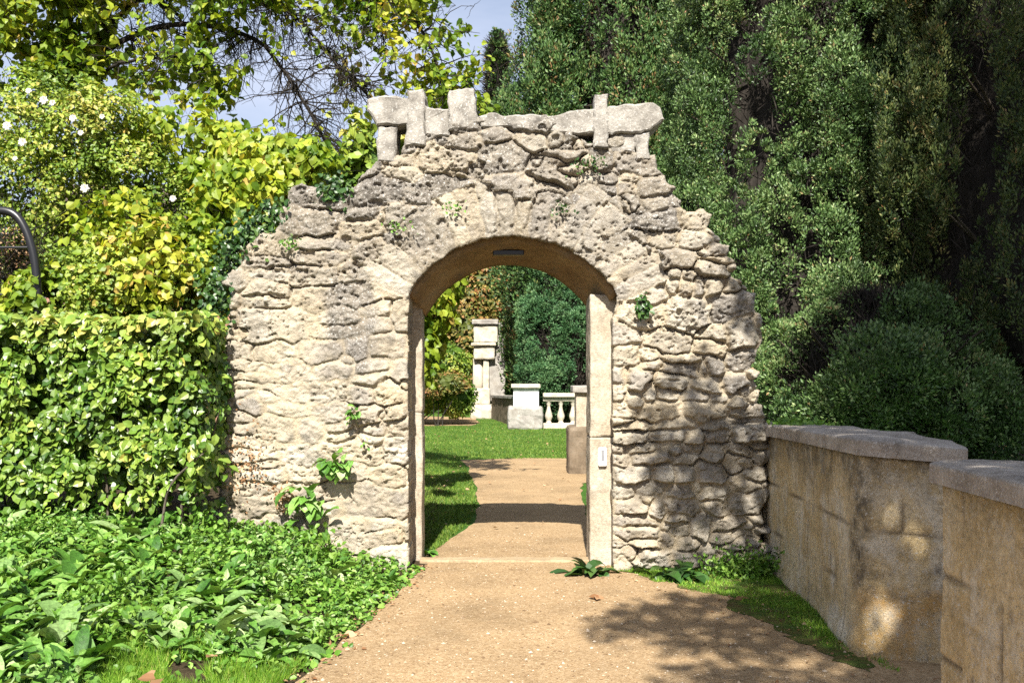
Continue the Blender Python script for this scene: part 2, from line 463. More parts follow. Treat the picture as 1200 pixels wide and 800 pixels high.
def build_arch_wall(root):
    res = .0075
    us = np.arange(-2.62, 2.32, res); vs = np.arange(-.15, 3.86, res)
    U, V = np.meshgrid(us, vs, indexing='ij')
    # --- stones: warped irregular courses
    uw = U + .05 * fbm(U * 1.9, V * 2.6, 0, 3, 11) + .026 * fbm(U * 8, V * 8, 0, 4, 12)
    vw = V + .07 * fbm(U * 1.3, V * 1.7, 0, 3, 21) + .030 * fbm(U * 6.5, V * 7, 0, 4, 22)
    r = np.random.default_rng(23)
    if 0: blk = np.floor((uw + 4) / .52 + .35 * fbm(U * 1.2, V * 2.0, 0, 2, 25)).astype(int) % 40
    # weighted cells: loosely coursed rubble with a few small pinning stones
    st = []
    for side in (0, 1):
        v = -.3
        while v < 4.2:
            h = r.uniform(.13, .27) if side == 0 else r.uniform(.10, .21)
            u = -3.0 + r.uniform(0, .3)
            while u < 2.8:
                w = h * r.uniform(.9, 2.5)
                cu_, cv_ = u + w / 2, v + h / 2 + r.normal(0, .028)
                if (cu_ < .35) == (side == 0):
                    if h > .15 and r.random() < .33:
                        f = r.uniform(.35, .65)
                        st.append((cu_, cv_ - h / 2 + h * f / 2, w / 2, h * f / 2)); st.append((cu_ + r.normal(0, .03), cv_ - h / 2 + h * (1 + f) / 2, w / 2, h * (1 - f) / 2))
                    else: st.append((cu_, cv_, w / 2 * r.uniform(.8, 1.15), h / 2 * r.uniform(.8, 1.2)))
                    if r.random() < .16: st.append((u, v + r.uniform(0, h), r.uniform(.03, .06), r.uniform(.022, .04)))
                u += w
            v += h
    st = np.array(st); nst = len(st)
    sid = np.zeros(U.size, int); ex = np.zeros(U.size); eb = np.zeros(U.size); et = np.zeros(U.size)
    uf, vf = uw.ravel(), vw.ravel()
    order = np.argsort((np.floor(uf / .25) * 1000 + np.floor(vf / .25)), kind='stable')
    for ch in np.array_split(order, 240):
        uu, vv = uf[ch], vf[ch]
        near = np.where((np.abs(st[:, 0] - uu.mean()) < (uu.max() - uu.min()) / 2 + .55) & (np.abs(st[:, 1] - vv.mean()) < (vv.max() - vv.min()) / 2 + .40))[0]
        q = st[near]
        d = ((np.abs(uu[:, None] - q[None, :, 0]) / (q[None, :, 2] + .02)) ** 2.7 + (np.abs(vv[:, None] - q[None, :, 1]) / (q[None, :, 3] + .02)) ** 2.7) ** (1 / 2.7)
        i2 = np.argpartition(d, 1, axis=1)[:, :2]
        dd_ = np.take_along_axis(d, i2, 1); sw = dd_[:, 0] > dd_[:, 1]
        i1 = np.where(sw, i2[:, 1], i2[:, 0]); j1 = np.where(sw, i2[:, 0], i2[:, 1])
        g = (dd_.max(1) - dd_.min(1)) * .5 * np.minimum(q[i1, 3] + .02, .12)
        du_, dv_ = q[j1, 0] - q[i1, 0], q[j1, 1] - q[i1, 1]
        dwn = np.clip(-dv_ / (np.hypot(du_ * .6, dv_) + 1e-6), -1, 1)
        sid[ch] = near[i1] + 1
        ex[ch] = g
        eb[ch] = np.where(dwn > .25, g, .3); et[ch] = np.where(dwn < -.25, g, .3)
    sid = sid.reshape(U.shape); ex = ex.reshape(U.shape); eb = eb.reshape(U.shape); et = et.reshape(U.shape)
    nid = nst + 1
    # --- the ring of voussoirs round the opening
    du, dv = uw - .005, vw - CY
    rho = np.hypot(du, dv); th = np.arctan2(du, dv)
    te = [-1.08]
    while te[-1] < 1.05: te.append(te[-1] + r.uniform(.085, .16))
    te = np.array(te)
    J = np.clip(np.searchsorted(te, th) - 1, 0, len(te) - 2)
    ro = RI + r.uniform(.34, .56, len(te)); 
    ring = (th > te[0]) & (th < te[-1]) & (rho < ro[J]) & (rho > RI - .1) & (V > 2.17)
    ex = np.where(ring, np.minimum((th - te[J]), (te[J + 1] - th)) * rho, ex)
    eb = np.where(ring, .2, eb); et = np.where(ring, ro[J] - rho, et)
    sid = np.where(ring, nid + J, sid); nid += len(te)
    # --- silhouette: whole stones inside the outline
    poly = np.array([uv(*p) for p in OUT_PX])
    def inside(u, v):
        m = np.zeros(np.shape(u), bool)
        for i in range(len(poly)):
            (x1, y1), (x2, y2) = poly[i - 1], poly[i]
            if y1 == y2: continue
            m ^= ((y1 > v) != (y2 > v)) & (u < (x2 - x1) * (v - y1) / (y2 - y1) + x1)
        return m
    dist = np.full(U.shape, 9.)
    for i in range(len(poly)):
        a, b = poly[i - 1], poly[i]
        L2 = max(((b - a) ** 2).sum(), 1e-9)
        t = np.clip(((U - a[0]) * (b[0] - a[0]) + (V - a[1]) * (b[1] - a[1])) / L2, 0, 1)
        dist = np.minimum(dist, np.hypot(U - a[0] - t * (b[0] - a[0]), V - a[1] - t * (b[1] - a[1])))
    ins = inside(U, V)
    sd = np.where(ins, -dist, dist)
    cnt = np.bincount(sid.ravel(), minlength=nid + 1) + 1e-9
    fi = np.bincount(sid.ravel(), ins.ravel().astype(float), minlength=nid + 1) / cnt
    cu = np.bincount(sid.ravel(), U.ravel(), minlength=nid + 1) / cnt
    cv = np.bincount(sid.ravel(), V.ravel(), minlength=nid + 1) / cnt
    edge = sd + .02 * fbm(U * 8, V * 8, 0, 4, 77)
    mask = ((fi[sid] > .5) & (edge < .055)) | (edge < -.035)
    hole = opening(U + .010 * fbm(U * 9, V * 9, 0, 3, 31), V + .020 * fbm(U * 11, V * 11, 0, 3, 32), .010)
    mask &= ~hole
    # --- relief
    amp = .023 + .038 * ss(.72, 1.1, U) * (1 - ss(2.5, 2.9, V)) + .020 * ss(2.55, 2.9, V) + .012 * ss(-1.75, -2.1, U)
    amp = amp * (1 + .45 * fbm(U * 1.4, V * 1.4, 0, 2, 41))
    flush = ss(-.05, .30, fbm(U * 1.7 + 4, V * 1.5, 0, 3, 42)) * (1 - .75 * ss(.8, 1.2, U))     # smeared with mortar
    amp = amp * (1 - .50 * flush)
    pr = r.uniform(.25, 1.25, nid + 1); tx = r.normal(0, .05, nid + 1); ty = r.normal(.0, .09, nid + 1)
    rough_s = r.uniform(.5, 1.3, nid + 1)
    isring = np.zeros(nid + 1, bool); isring[np.unique(sid[ring])] = True
    pr[isring] *= .42; ty[isring] *= .3; tx[isring] *= .5
    e = np.where(ring, np.minimum(ex, np.where(et < .25, et, ex)), np.minimum(ex, .3) * np.where(eb < .29, 1.9, np.where(et < .29, .8, 1.1)))
    e = e + .008 * fbm(U * 25, V * 25, 0, 3, 45)
    sh = ss(-.002, .030, e)
    n6 = fbm(U * 7, V * 9, 0, 4, 51); n20 = fbm(U * 22, V * 23, 0, 4, 52)
    ridg = 1 - np.abs(fbm(U * 15, V * 17, 0, 4, 53)) * 2
    n60 = fbm(U * 55, V * 60, 0, 3, 54)
    wl = ss(-.35, .35, fbm(U * 2.3, V * 2.3, 0, 3, 55))
    H = amp * pr[sid] * sh
    H = H + sh * (tx[sid] * (U - cu[sid]) + ty[sid] * np.clip(V - cv[sid], -.1, .1)) * (amp / .04)
    det = rough_s[sid] * (.014 * n6 + .013 * n20 + .012 * (ridg - .55) * wl + .006 * n60)
    det = np.where(ring, det * .75, det)
    H = H + det * (.45 + .55 * sh)
    # broken facets
    gx, gy = (U + .02 * fbm(U * 12, V * 12, 0, 2, 57)) / .075, (V + .02 * fbm(U * 12, V * 12, 0, 2, 58)) / .055
    best = np.full(U.shape, 9.); fac = np.zeros(U.shape)
    i0, j0 = np.floor(gx).astype(int), np.floor(gy).astype(int); z0_ = np.zeros(U.shape, int)
    for di in (-1, 0, 1):
        for dj in (-1, 0, 1):
            a_, b_ = i0 + di, j0 + dj
            ox = gx - (a_ + _h(a_, b_, z0_, 301)); oy = gy - (b_ + _h(a_, b_, z0_, 302))
            dq = np.hypot(ox, oy); m_ = dq < best
            best = np.where(m_, dq, best)
            fac = np.where(m_, (_h(a_, b_, z0_, 303) - .5) * .5 + ox * (_h(a_, b_, z0_, 304) - .5) * 1.3 + oy * (_h(a_, b_, z0_, 305) - .5) * 1.3, fac)
    H = H + .017 * fac * sh * (.4 + .6 * ss(-.3, .2, fbm(U * 2.6, V * 2.6, 0, 2, 59))) * np.where(ring, .6, 1)
    # deep broken joints under the stones, cracks and weather pits
    gap = ss(.014, .003, eb) * ss(.02, .24, fbm(U * 3.2, V * 4.5, 0, 3, 61))
    gap = np.where(ring, 0, gap) * (1 - .45 * flush)
    H = H - .042 * gap
    vj = ss(.008, .001, ex) * ss(.05, .25, fbm(U * 4, V * 4, 0, 3, 63))
    H = H - .020 * vj * (1 - .7 * flush) * np.where(ring, .6, 1)
    pit = ss(.26, .42, fbm(U * 30, V * 38, 0, 3, 62)) * ss(-.3, .2, fbm(U * 3, V * 3, 0, 2, 64))
    H = H - .020 * pit
    big = ss(.36, .5, fbm(U * 12, V * 15, 0, 3, 67)) * ss(-.1, .3, fbm(U * 2.5, V * 2.5, 0, 2, 68)) * ss(2.0, 2.6, V + .4 * np.abs(U))
    H = H - .035 * big
    H = H + .020 * fbm(U * .9, V * .9, 0, 2, 65)
    # rounded rim
    ms = mask.copy(); lev = np.zeros(mask.shape)
    er = ms.copy()
    for k in range(9):
        lev += er
        n = er.copy()
        n[1:] &= er[:-1]; n[:-1] &= er[1:]; n[:, 1:] &= er[:, :-1]; n[:, :-1] &= er[:, 1:]
        n[0] = False; n[-1] = False; n[:, -1] = False
        er = n
    dd = np.clip(lev - 1, 0, 8) / 8.
    rim = 1 - np.sqrt(np.clip(1 - (1 - dd) ** 2, 0, 1))
    nearhole = opening(U, V, .10) & (sd < -.05)
    H = H - rim * np.where(nearhole, .018, .055)
    Yf = D0 - H
    # --- attributes
    mortar = (1 - ss(.002, .030, e)) * (1 - gap) * np.where(ring, .45, 1)
    mortar = np.maximum(mortar, flush * .45 * ss(-.2, .3, fbm(U * 6, V * 6, 0, 3, 79)))
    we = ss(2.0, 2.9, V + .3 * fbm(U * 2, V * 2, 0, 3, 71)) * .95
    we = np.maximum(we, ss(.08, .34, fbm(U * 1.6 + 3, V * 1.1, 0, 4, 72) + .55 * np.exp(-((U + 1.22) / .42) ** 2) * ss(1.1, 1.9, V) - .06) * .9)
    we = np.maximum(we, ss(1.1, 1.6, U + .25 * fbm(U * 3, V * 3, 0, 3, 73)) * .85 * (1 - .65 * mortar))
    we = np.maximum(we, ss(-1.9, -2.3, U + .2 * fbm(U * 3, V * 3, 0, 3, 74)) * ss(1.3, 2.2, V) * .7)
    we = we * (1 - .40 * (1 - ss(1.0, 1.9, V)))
    we = np.maximum(we, .42 * ss(-.05, .4, fbm(U * 3.3, V * 3.3, 0, 4, 78)))
    we = we * np.where(ring, .75, 1) * np.clip(r.uniform(.25, 1.25, nid + 1), 0, 1)[sid]
    sr = r.random(nid + 1)[sid] * .8 + .2 * (fbm(U * 5, V * 5, 0, 3, 75) * .5 + .5)
    # --- cells -> mesh
    cell = mask[:-1, :-1] & mask[1:, :-1] & mask[1:, 1:] & mask[:-1, 1:]
    I = np.arange(U.size).reshape(U.shape)
    quads = np.stack([I[:-1, :-1], I[1:, :-1], I[1:, 1:], I[:-1, 1:]], -1)[cell]
    nV = U.size
    Yb = 8.60 + .03 * fbm(U * 4, V * 5, 0, 3, 81) + .02 * (sh - 1)
    front = np.stack([U, Yf, V], -1).reshape(-1, 3); back = np.stack([U, Yb, V], -1).reshape(-1, 3)
    # boundary edges of the cells
    ed = np.concatenate([quads[:, [0, 1]], quads[:, [1, 2]], quads[:, [2, 3]], quads[:, [3, 0]]])
    key = np.sort(ed, 1); key = key[:, 0] * nV + key[:, 1]
    _, inv, ct = np.unique(key, return_inverse=True, return_counts=True)
    be = ed[ct[inv] == 1]
    bv = np.unique(be); mp_ = np.full(nV, -1); mp_[bv] = np.arange(len(bv))
    ns = 7
    fm = mask.astype(float)
    g0 = np.zeros_like(fm); g1 = np.zeros_like(fm)
    for s in (2, 4, 6):
        g0[s:-s] += fm[2 * s:] - fm[:-2 * s]; g1[:, s:-s] += fm[:, 2 * s:] - fm[:, :-2 * s]
    G = norm(np.stack([g0, g1], -1).reshape(-1, 2)[bv])
    rows = []
    for k in range(1, ns):
        t = k / ns
        p = front[bv] * (1 - t) + back[bv] * t
        off = .035 * (fbm(p[:, 0] * 5, p[:, 1] * 6, p[:, 2] * 5, 3, 91)) * sin(pi * t) + .004
        p[:, 0] += G[:, 0] * (off + .01 * sin(pi * t)); p[:, 2] += G[:, 1] * (off + .01 * sin(pi * t))
        rows.append(p)
    used = np.zeros(nV, bool); used[quads.ravel()] = True
    remap = np.full(nV, -1); remap[used] = np.arange(used.sum()); nu = used.sum()
    allV = np.concatenate([front[used], back[used]] + rows)
    F_ = [remap[quads], remap[quads][:, ::-1] + nu]
    ring_idx = [remap[bv]] + [2 * nu + k * len(bv) + np.arange(len(bv)) for k in range(ns - 1)] + [remap[bv] + nu]
    a, b = mp_[be[:, 0]], mp_[be[:, 1]]
    for k in range(ns):
        F_.append(np.stack([ring_idx[k][b], ring_idx[k][a], ring_idx[k + 1][a], ring_idx[k + 1][b]], -1))
    def ext(A):
        A = A.ravel(); return np.concatenate([A[used], A[used]] + [A[bv]] * (ns - 1))
    mb = MB(); mb.add(allV, F_, ext(sr))
    print("arch wall verts", len(allV))
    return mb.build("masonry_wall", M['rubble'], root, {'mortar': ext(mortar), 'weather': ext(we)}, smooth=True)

def prism(mb, pts, y0, y1, bev=.012, rough=.006, seed=0, n=9):
    """a carved block: outline in photograph pixels at the wall's distance, roughened front, real depth"""
    A = np.array([uv(*p) for p in pts])
    # resample the outline
    B = []
    for i in range(len(A)):
        a, b = A[i], A[(i + 1) % len(A)]
        m = max(2, int(np.linalg.norm(b - a) / .022))
        for k in range(m): B.append(a + (b - a) * k / m)
    B = np.array(B); c = A.mean(0)
    B = B + .011 * np.stack([fbm(B[:, 0] * 14, B[:, 1] * 14, 0, 3, seed), fbm(B[:, 0] * 14, B[:, 1] * 14, 7, 3, seed)], -1) * 1.5
    loops = []
    T = np.roll(B, -1, 0) - np.roll(B, 1, 0); Nn = norm(np.stack([T[:, 1], -T[:, 0]], -1))
    if (Nn * (B - c)).sum() < 0: Nn = -Nn
    for y, s in ((y0, bev), (y0 + bev, 0), (y0 + (y1 - y0) * .35, -.004), (y0 + (y1 - y0) * .7, .004), (y1 - bev, 0), (y1, bev)):
        p = B - Nn * s
        q = np.stack([p[:, 0], np.full(len(p), y), p[:, 1]], -1)
        q += rough * np.stack([fbm(q[:, 0] * 9, q[:, 1] * 9, q[:, 2] * 9 + k, 3, seed + 1) for k in range(3)], -1)
        loops.append(q)
    V = np.concatenate(loops); k = len(B); m = len(loops)
    I = np.arange(k * m).reshape(m, k); J = np.roll(I, -1, 1)
    ccw = (B[:, 0] * np.roll(B[:, 1], -1) - np.roll(B[:, 0], -1) * B[:, 1]).sum() > 0
    f = np.stack([I[:-1], I[1:], J[1:], J[:-1]], -1).reshape(-1, 4)
    a, b = I[0][None], I[-1][None, ::-1]
    if not ccw: pass
    else: f = f[:, ::-1]; 
    if not ccw: a, b = a[:, ::-1], b[:, ::-1]
    mb.add(V, [f, a, b])

arch = thing("stone_archway", "rough rubble stone archway with broken carved stones along its top, spanning the gravel path", "archway", (0, 8.3, 0))
build_arch_wall(arch)
# vault: smooth plaster soffit dropping a little to the back
def build_vault():
    mb = MB(); n = 40
    rings = []
    for k, t in enumerate(np.linspace(0, 1, 9)):
        y = 8.11 + .50 * t
        Rr = RI - .008 - .02 * t
        a0 = math.asin(.822 / RI)
        th = np.linspace(-a0, a0, n)
        lat = 1 - .10 * ss(0, 1, t)
        u = .005 - .03 * t + np.sin(th) * Rr * lat
        v = CY - .012 - .115 * t ** 1.2 + np.cos(th) * Rr
        p = np.stack([u, np.full(n, y), v], -1)
        p += .006 * np.stack([fbm(p[:, 0] * 7, p[:, 1] * 7, p[:, 2] * 7 + q, 3, 5) for q in range(3)], -1)
        rings.append(p)
    inner = np.stack(rings)
    th = np.linspace(-a0, a0, n)
    outer = np.stack([np.stack([.005 + np.sin(th) * (RI + .06), np.full(n, y), CY + np.cos(th) * (RI + .06)], -1) for y in np.linspace(8.11, 8.61, 9)])
    V = np.concatenate([inner.reshape(-1, 3), outer.reshape(-1, 3)])
    I = np.arange(9 * n).reshape(9, n); O = I + 9 * n
    f = [np.stack([I[:-1, :-1], I[1:, :-1], I[1:, 1:], I[:-1, 1:]], -1).reshape(-1, 4)]
    f.append(np.stack([O[:-1, :-1], O[:-1, 1:], O[1:, 1:], O[1:, :-1]], -1).reshape(-1, 4))
    f.append(np.stack([I[0, :-1], I[0, 1:], O[0, 1:], O[0, :-1]], -1)); f.append(np.stack([I[-1, 1:], I[-1, :-1], O[-1, :-1], O[-1, 1:]], -1))
    f.append(np.stack([I[:-1, 0], O[:-1, 0], O[1:, 0], I[1:, 0]], -1)); f.append(np.stack([I[1:, -1], O[1:, -1], O[:-1, -1], I[:-1, -1]], -1))
    mb.add(V, f)
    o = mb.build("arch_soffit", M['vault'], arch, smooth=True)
    s = MB(); V, f = box_arrays((-.03, 8.30, 2.585), (.26, .05, .045), .008)
    s.add(V, f); s.build("dark_slot", M['metal'], o)  # black box standing in for the dark slot in the soffit
build_vault()
for (x0, x1, y0, y1, zt, sd) in ((-.90, -.757, 8.43, 8.66, 2.27, 3), (.640, .86, 8.20, 8.62, 2.23, 4)):
    mt = M['jamb']
    mb = MB()
    # three stacked dressed stones
    zz = [-.08, 1.06 if x0 > 0 else 1.25, zt]
    for a, b in zip(zz[:-1], zz[1:]):
        V, f = box_arrays(((x0 + x1) / 2, (y0 + y1) / 2, (a + b) / 2), (x1 - x0, y1 - y0, b - a - .001), .016, 40, .009, sd + int(a * 10))
        mb.add(V, f)
    mb.build("jamb", M['jamb'], arch, smooth=False)
mb = MB(); V, f = box_arrays((-.02, 8.40, -.008), (1.50, .16, .07), .012, 24, .008, 8); mb.add(V, f)
mb.build("threshold", m_smooth_stone("sandy_worn_stone", (.26, .19, .11), (.36, .27, .165), (.42, .33, .22)), arch)
# carved fragments bedded in the top
blocks = [
    ([(429, 118), (442, 113), (480, 115), (480, 146), (441, 148), (436, 136), (430, 130)], 7.98, 8.30),
    ([(442, 147), (465, 147), (464, 190), (442, 190)], 8.00, 8.30),
    ([(478, 107), (498, 106), (499, 172), (476, 172)], 7.972, 8.32),
    ([(497, 124), (526, 128), (526, 160), (498, 158)], 7.985, 8.30),
    ([(527, 106), (556, 104), (561, 152), (525, 152)], 7.975, 8.28),
    ([(562, 137), (572, 133), (600, 136), (642, 135), (646, 150), (564, 150)], 7.97, 8.35),
    ([(640, 137), (668, 131), (697, 128), (697, 157), (644, 157)], 7.97, 8.30),
    ([(711, 127), (764, 121), (772, 127), (776, 142), (766, 150), (757, 156), (711, 158)], 7.95, 8.30),
    ([(697, 114), (711, 113), (713, 175), (694, 175)], 7.95, 8.28),
    ([(744, 157), (760, 155), (761, 188), (745, 188)], 7.97, 8.30),
    ([(714, 159), (744, 157), (745, 178), (714, 178)], 7.99, 8.30),
]
for i, (pts, a, b) in enumerate(blocks):
    mb = MB(); prism(mb, pts, a, b, .012, .013, 100 + i)
    mb.build("carved_block", M['carved'], arch)

# small white box on the right jamb
box = thing("sensor_box", "small white plastic box fixed to the right jamb of the archway", "electric box", (.742, 8.185, .92))
mb = MB(); V, f = box_arrays((.742, 8.182, .90), (.07, .035, .155), .012, 2); mb.add(V, f); mb.build("casing", M['white'], box)
mb = MB(); V, f = box_arrays((.742, 8.163, .915), (.026, .006, .09), .002, 1); mb.add(V, f); mb.build("grille", m_plain("grey_plastic", (.22, .22, .23)), box)

# ------------------------------------------------------------------ parapet walls on the right
def strip(line, off0, off1, z0, z1, step, nz, disp, rnd=.5, round_top=0.0, back=None, extra=0.0):
    """a wall along a plan line: face at off0 (to the left of travel), back at off1; z0/z1 functions of arc length"""
    line = np.array(line, float)
    seg = np.linalg.norm(np.diff(line, axis=0), axis=1); S = np.concatenate([[0], np.cumsum(seg)])
    n = max(2, int(S[-1] / step)); s = np.linspace(0, S[-1], n)
    c = np.stack([np.interp(s, S, line[:, 0]), np.interp(s, S, line[:, 1])], -1)
    T = norm(np.gradient(c, axis=0))
    k = np.ones(9) / 9
    Ts = np.stack([np.convolve(np.pad(T[:, i], 4, mode='edge'), k, 'valid') for i in (0, 1)], -1); Ts = norm(Ts)
    N = np.stack([-Ts[:, 1], Ts[:, 0]], -1)               # away from the face
    if back is not None:
        bk = np.array(back, float); cb = np.stack([np.interp(s, S, bk[:, 0]), np.interp(s, S, bk[:, 1])], -1) + N * extra
        cf = c + N * off0
    zs0, zs1 = z0(s), z1(s)
    # cross-section loop: face bottom->top, top across, back top->bottom
    prof = [(off0, t) for t in np.linspace(0, 1, nz)] + [(off0 + (off1 - off0) * q, 1.0) for q in np.linspace(0, 1, 10)[1:]] + [(off1, t) for t in np.linspace(1, 0, 4)[1:]]
    V = np.zeros((n, len(prof), 3))
    for j, (o, t) in enumerate(prof):
        if back is not None: V[:, j, :2] = cf + (cb - cf) * ((o - off0) / (off1 - off0))
        else: V[:, j, :2] = c + N * o
        V[:, j, 2] = zs0 + (zs1 - zs0) * t
    faceN = np.zeros_like(V)
    faceN[:, :nz, :2] = -N[:, None]; faceN[:, nz:nz + 8, 2] = 1; faceN[:, nz + 8:, :2] = N[:, None]
    faceN[:, nz - 1, 2] += 1; faceN[:, nz + 8, 2] += 1; faceN = norm(faceN)
    ss_ = np.broadcast_to(s[:, None], V.shape[:2])
    V = V + faceN * disp(V, ss_)[..., None]
    if round_top:
        V[:, nz - 1] -= faceN[:, nz - 1] * round_top
    m = len(prof); I = np.arange(n * m).reshape(n, m)
    f = [np.stack([I[:-1, :-1], I[1:, :-1], I[1:, 1:], I[:-1, 1:]], -1).reshape(-1, 4), I[0][None, ::-1], I[-1][None]]
    return V, f, ss_
def dsp(a, b, seed):
    return lambda V, s: a * fbm(V[..., 0] * 2.5, V[..., 1] * 2.5, V[..., 2] * 2.5, 4, seed) + b * fbm(V[..., 0] * 16, V[..., 1] * 16, V[..., 2] * 20, 4, seed + 3)
def parapet(name, label, line, zc, thick, seed, rust, back=None):
    root = thing(name, label, "parapet wall", (line[0][0], line[0][1], 0))
    def body_disp(V, s):
        z = V[..., 2]
        d = .012 * fbm(V[..., 0] * 2.5, V[..., 1] * 2.5, z * 2.5, 4, seed) + .005 * fbm(V[..., 0] * 18, V[..., 1] * 18, z * 22, 4, seed + 3)
        cz = z + .02 * fbm(s * 2, z * 2, 0, 2, seed + 5)
        j = np.minimum.reduce([np.abs(cz - q) for q in (.33, .70)])
        rw = (cz > .33).astype(int) + (cz > .70)
        jv = np.abs(((s + .37 * rw + .03 * fbm(s * 3, z * 3, 0, 2, 4)) % .62) - .31)
        d -= .014 * np.maximum(ss(.014, .002, j), ss(.012, .002, jv)) * ss(-.35, .1, fbm(s * 3, z * 3, 0, 2, seed + 6))
        d += .03 * ss(.22, .02, z) * ss(-.3, .4, fbm(s * 2.2, z * 3, 0, 3, seed + 7))
        return d
    V, f, S = strip(line, 0, thick, lambda s: -.12 + 0 * s, lambda s: zc(s) - .097, .02, 52, body_disp, back=back)
    z = V[..., 2]
    cz = z + .02 * fbm(S * 2, z * 2, 0, 2, seed + 5)
    row = (cz > .33).astype(int) + (cz > .70)
    jv = np.abs(((S + .37 * row + .03 * fbm(S * 3, z * 3, 0, 2, 4)) % .62) - .31)
    joint = np.maximum(ss(.014, .003, np.minimum(np.abs(cz - .33), np.abs(cz - .70))), ss(.012, .003, jv)) * ss(-.35, .1, fbm(S * 3, z * 3, 0, 2, seed + 6))
    stain = np.maximum(ss(.78, 1.05, z + .22 * fbm(S * 3, z * 1.5, 0, 3, seed + 1)) * .8, 0)
    stain = np.maximum(stain, rust * ss(.16, .04, np.abs(S - 3.02 + .05 * fbm(z * 5, S * 2, 0, 2, 2))) * .9 * ss(.25, .45, z))
    rs = rust * ss(2.85, 3.1, S) * ss(.42, .33, z + .05 * fbm(S * 5, z * 5, 0, 2, 8))
    if not rust: stain = stain * .45
    mb = MB(); mb.add(V.reshape(-1, 3), f)
    mb.build("wall_body", M['parapet'], root, {'stain': stain.ravel(), 'rust': rs.ravel(), 'joint': joint.ravel()}, smooth=True)
    V, f, S = strip(line, -.055, thick + .06, lambda s: zc(s) - .095, zc, .02, 8, dsp(.010, .006, seed + 20), round_top=.012, back=back, extra=.06)
    mb = MB(); mb.add(V.reshape(-1, 3), f); mb.build("coping", M['coping'], root, smooth=True)
    return root
corner = [(1.985 - .04, 5.72), (1.955, 5.64), (1.965, 5.585), (2.03, 5.545)]
parapet("parapet_wall", "stained ochre parapet wall with grey coping, running from the archway to an orange stained corner",
        [(2.05, 8.66), (2.07, 7.6), (2.02, 6.7)] + corner + [(2.25, 5.47), (2.46, 5.40)],
        lambda s: np.interp(s, [0, 3.0, 3.6], [1.165, 1.235, 1.195]), .34, 300, 1.0,
        back=[(2.40, 8.66), (2.41, 7.6), (2.37, 6.7), (2.35, 6.02), (2.355, 5.98), (2.37, 5.95), (2.39, 5.93), (2.45, 5.88), (2.55, 5.80)])
parapet("parapet_wall", "nearest parapet wall with thick dark coping, cut off by the photo's lower right corner",
        [(1.905, 4.42), (1.89, 3.4), (1.88, 2.0), (1.9, .3)], lambda s: 1.205 + 0 * s, .42, 400, 0.0)

# ------------------------------------------------------------------ stones beyond the arch
def bx(mb, x0, x1, y0, y1, d, dep, bev=.02, seg=6, rough=.006, seed=0):
    a, b = P(x0, y1, d), P(x1, y0, d)
    V, f = box_arrays(((a[0] + b[0]) / 2, d + dep / 2, (a[2] + b[2]) / 2), (b[0] - a[0], dep, b[2] - a[2]), bev, seg, rough, seed)
    mb.add(V, f)
# ruined column with entablature
col = thing("ruined_column", "tall pale ruined column with a cornice block on top, at the far end of the lawn", "ruin", tuple(P(572, 489, 34) * [1, 1, 0]))
mb = MB(); bx(mb, 553, 584, 374, 380, 33.9, 1.1, .03, 6, .02, 1); mb.build("cornice", M['greystone'], col)
mb = MB(); bx(mb, 555, 583, 380.5, 401, 34.0, .9, .03, 8, .02, 2); mb.build("entablature", M['pale'], col)
mb = MB(); bx(mb, 552, 581, 401.3, 405, 33.9, 1.0, .03, 6, .02, 3); bx(mb, 555, 580, 405.2, 421, 34.0, .85, .05, 8, .02, 3); mb.build("capital", M['pale'], col)
mb = MB(); c = P(560, 489, 34.3); h = P(560, 421, 34.3)[2]
lathe(mb, [(.19, .9), (.18, 1.2), (.165, h + .02)], (c[0], 34.35, 0), 20); mb.build("shaft", M['pale'], col, smooth=True)
mb = MB(); bx(mb, 566, 573, 421.5, 470, 34.1, .7, .03, 8, .02, 4); mb.build("pilaster", M['pale'], col)
mb = MB(); bx(mb, 573.5, 592, 378, 470, 34.25, .65, .03, 10, .03, 5); mb.build("back_slab", M['greystone'], col)
mb = MB(); bx(mb, 554, 574, 455, 474, 33.9, .8, .05, 6, .03, 6); bx(mb, 551.5, 577, 474.3, 492, 33.6, 1.2, .08, 6, .04, 6); mb.build("plinth", M['pale'], col)
# low wall running from the column to the pier
lw = thing("low_wall", "low brown shaded wall between the ruined column and the white topped pier", "wall", tuple(P(590, 500, 30) * [1, 1, 0]))
A, B = P(576, 489, 33.6), P(604, 500, 28.4)
V, f, S = strip([(A[0], A[1]), (B[0], B[1])], 0, .3, lambda s: -.1 + 0 * s, lambda s: np.interp(s, [0, 5.2], [.72, .82]), .15, 8, dsp(.02, .015, 500))
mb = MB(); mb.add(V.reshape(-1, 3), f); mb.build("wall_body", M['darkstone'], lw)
V, f, S = strip([(A[0], A[1]), (B[0], B[1])], -.05, .36, lambda s: np.interp(s, [0, 5.2], [.722, .822]), lambda s: np.interp(s, [0, 5.2], [.80, .90]), .15, 3, dsp(.012, .01, 510))
mb = MB(); mb.add(V.reshape(-1, 3), f); mb.build("coping", M['greystone'], lw)
# pier with white top block
pr = thing("stone_pier", "pier with white upper block on a grey base, at the balustrade's left end", "pier", tuple(P(615, 502, 27.6) * [1, 1, 0]))
mb = MB(); bx(mb, 599, 633.5, 450, 454.4, 27.55, .86, .015, 6, .008, 11); mb.build("cap", M['pale'], pr)
mb = MB(); bx(mb, 601.5, 631.5, 454.6, 476, 27.65, .70, .012, 6, .003, 12); mb.build("upper_block", m_smooth_stone("white_stone", (.62, .61, .59), (.70, .70, .68), (.74, .74, .73), .15), pr)
mb = MB(); bx(mb, 595, 636, 476.3, 504, 27.5, 1.0, .07, 8, .03, 13); mb.build("base", M['greystone'], pr)
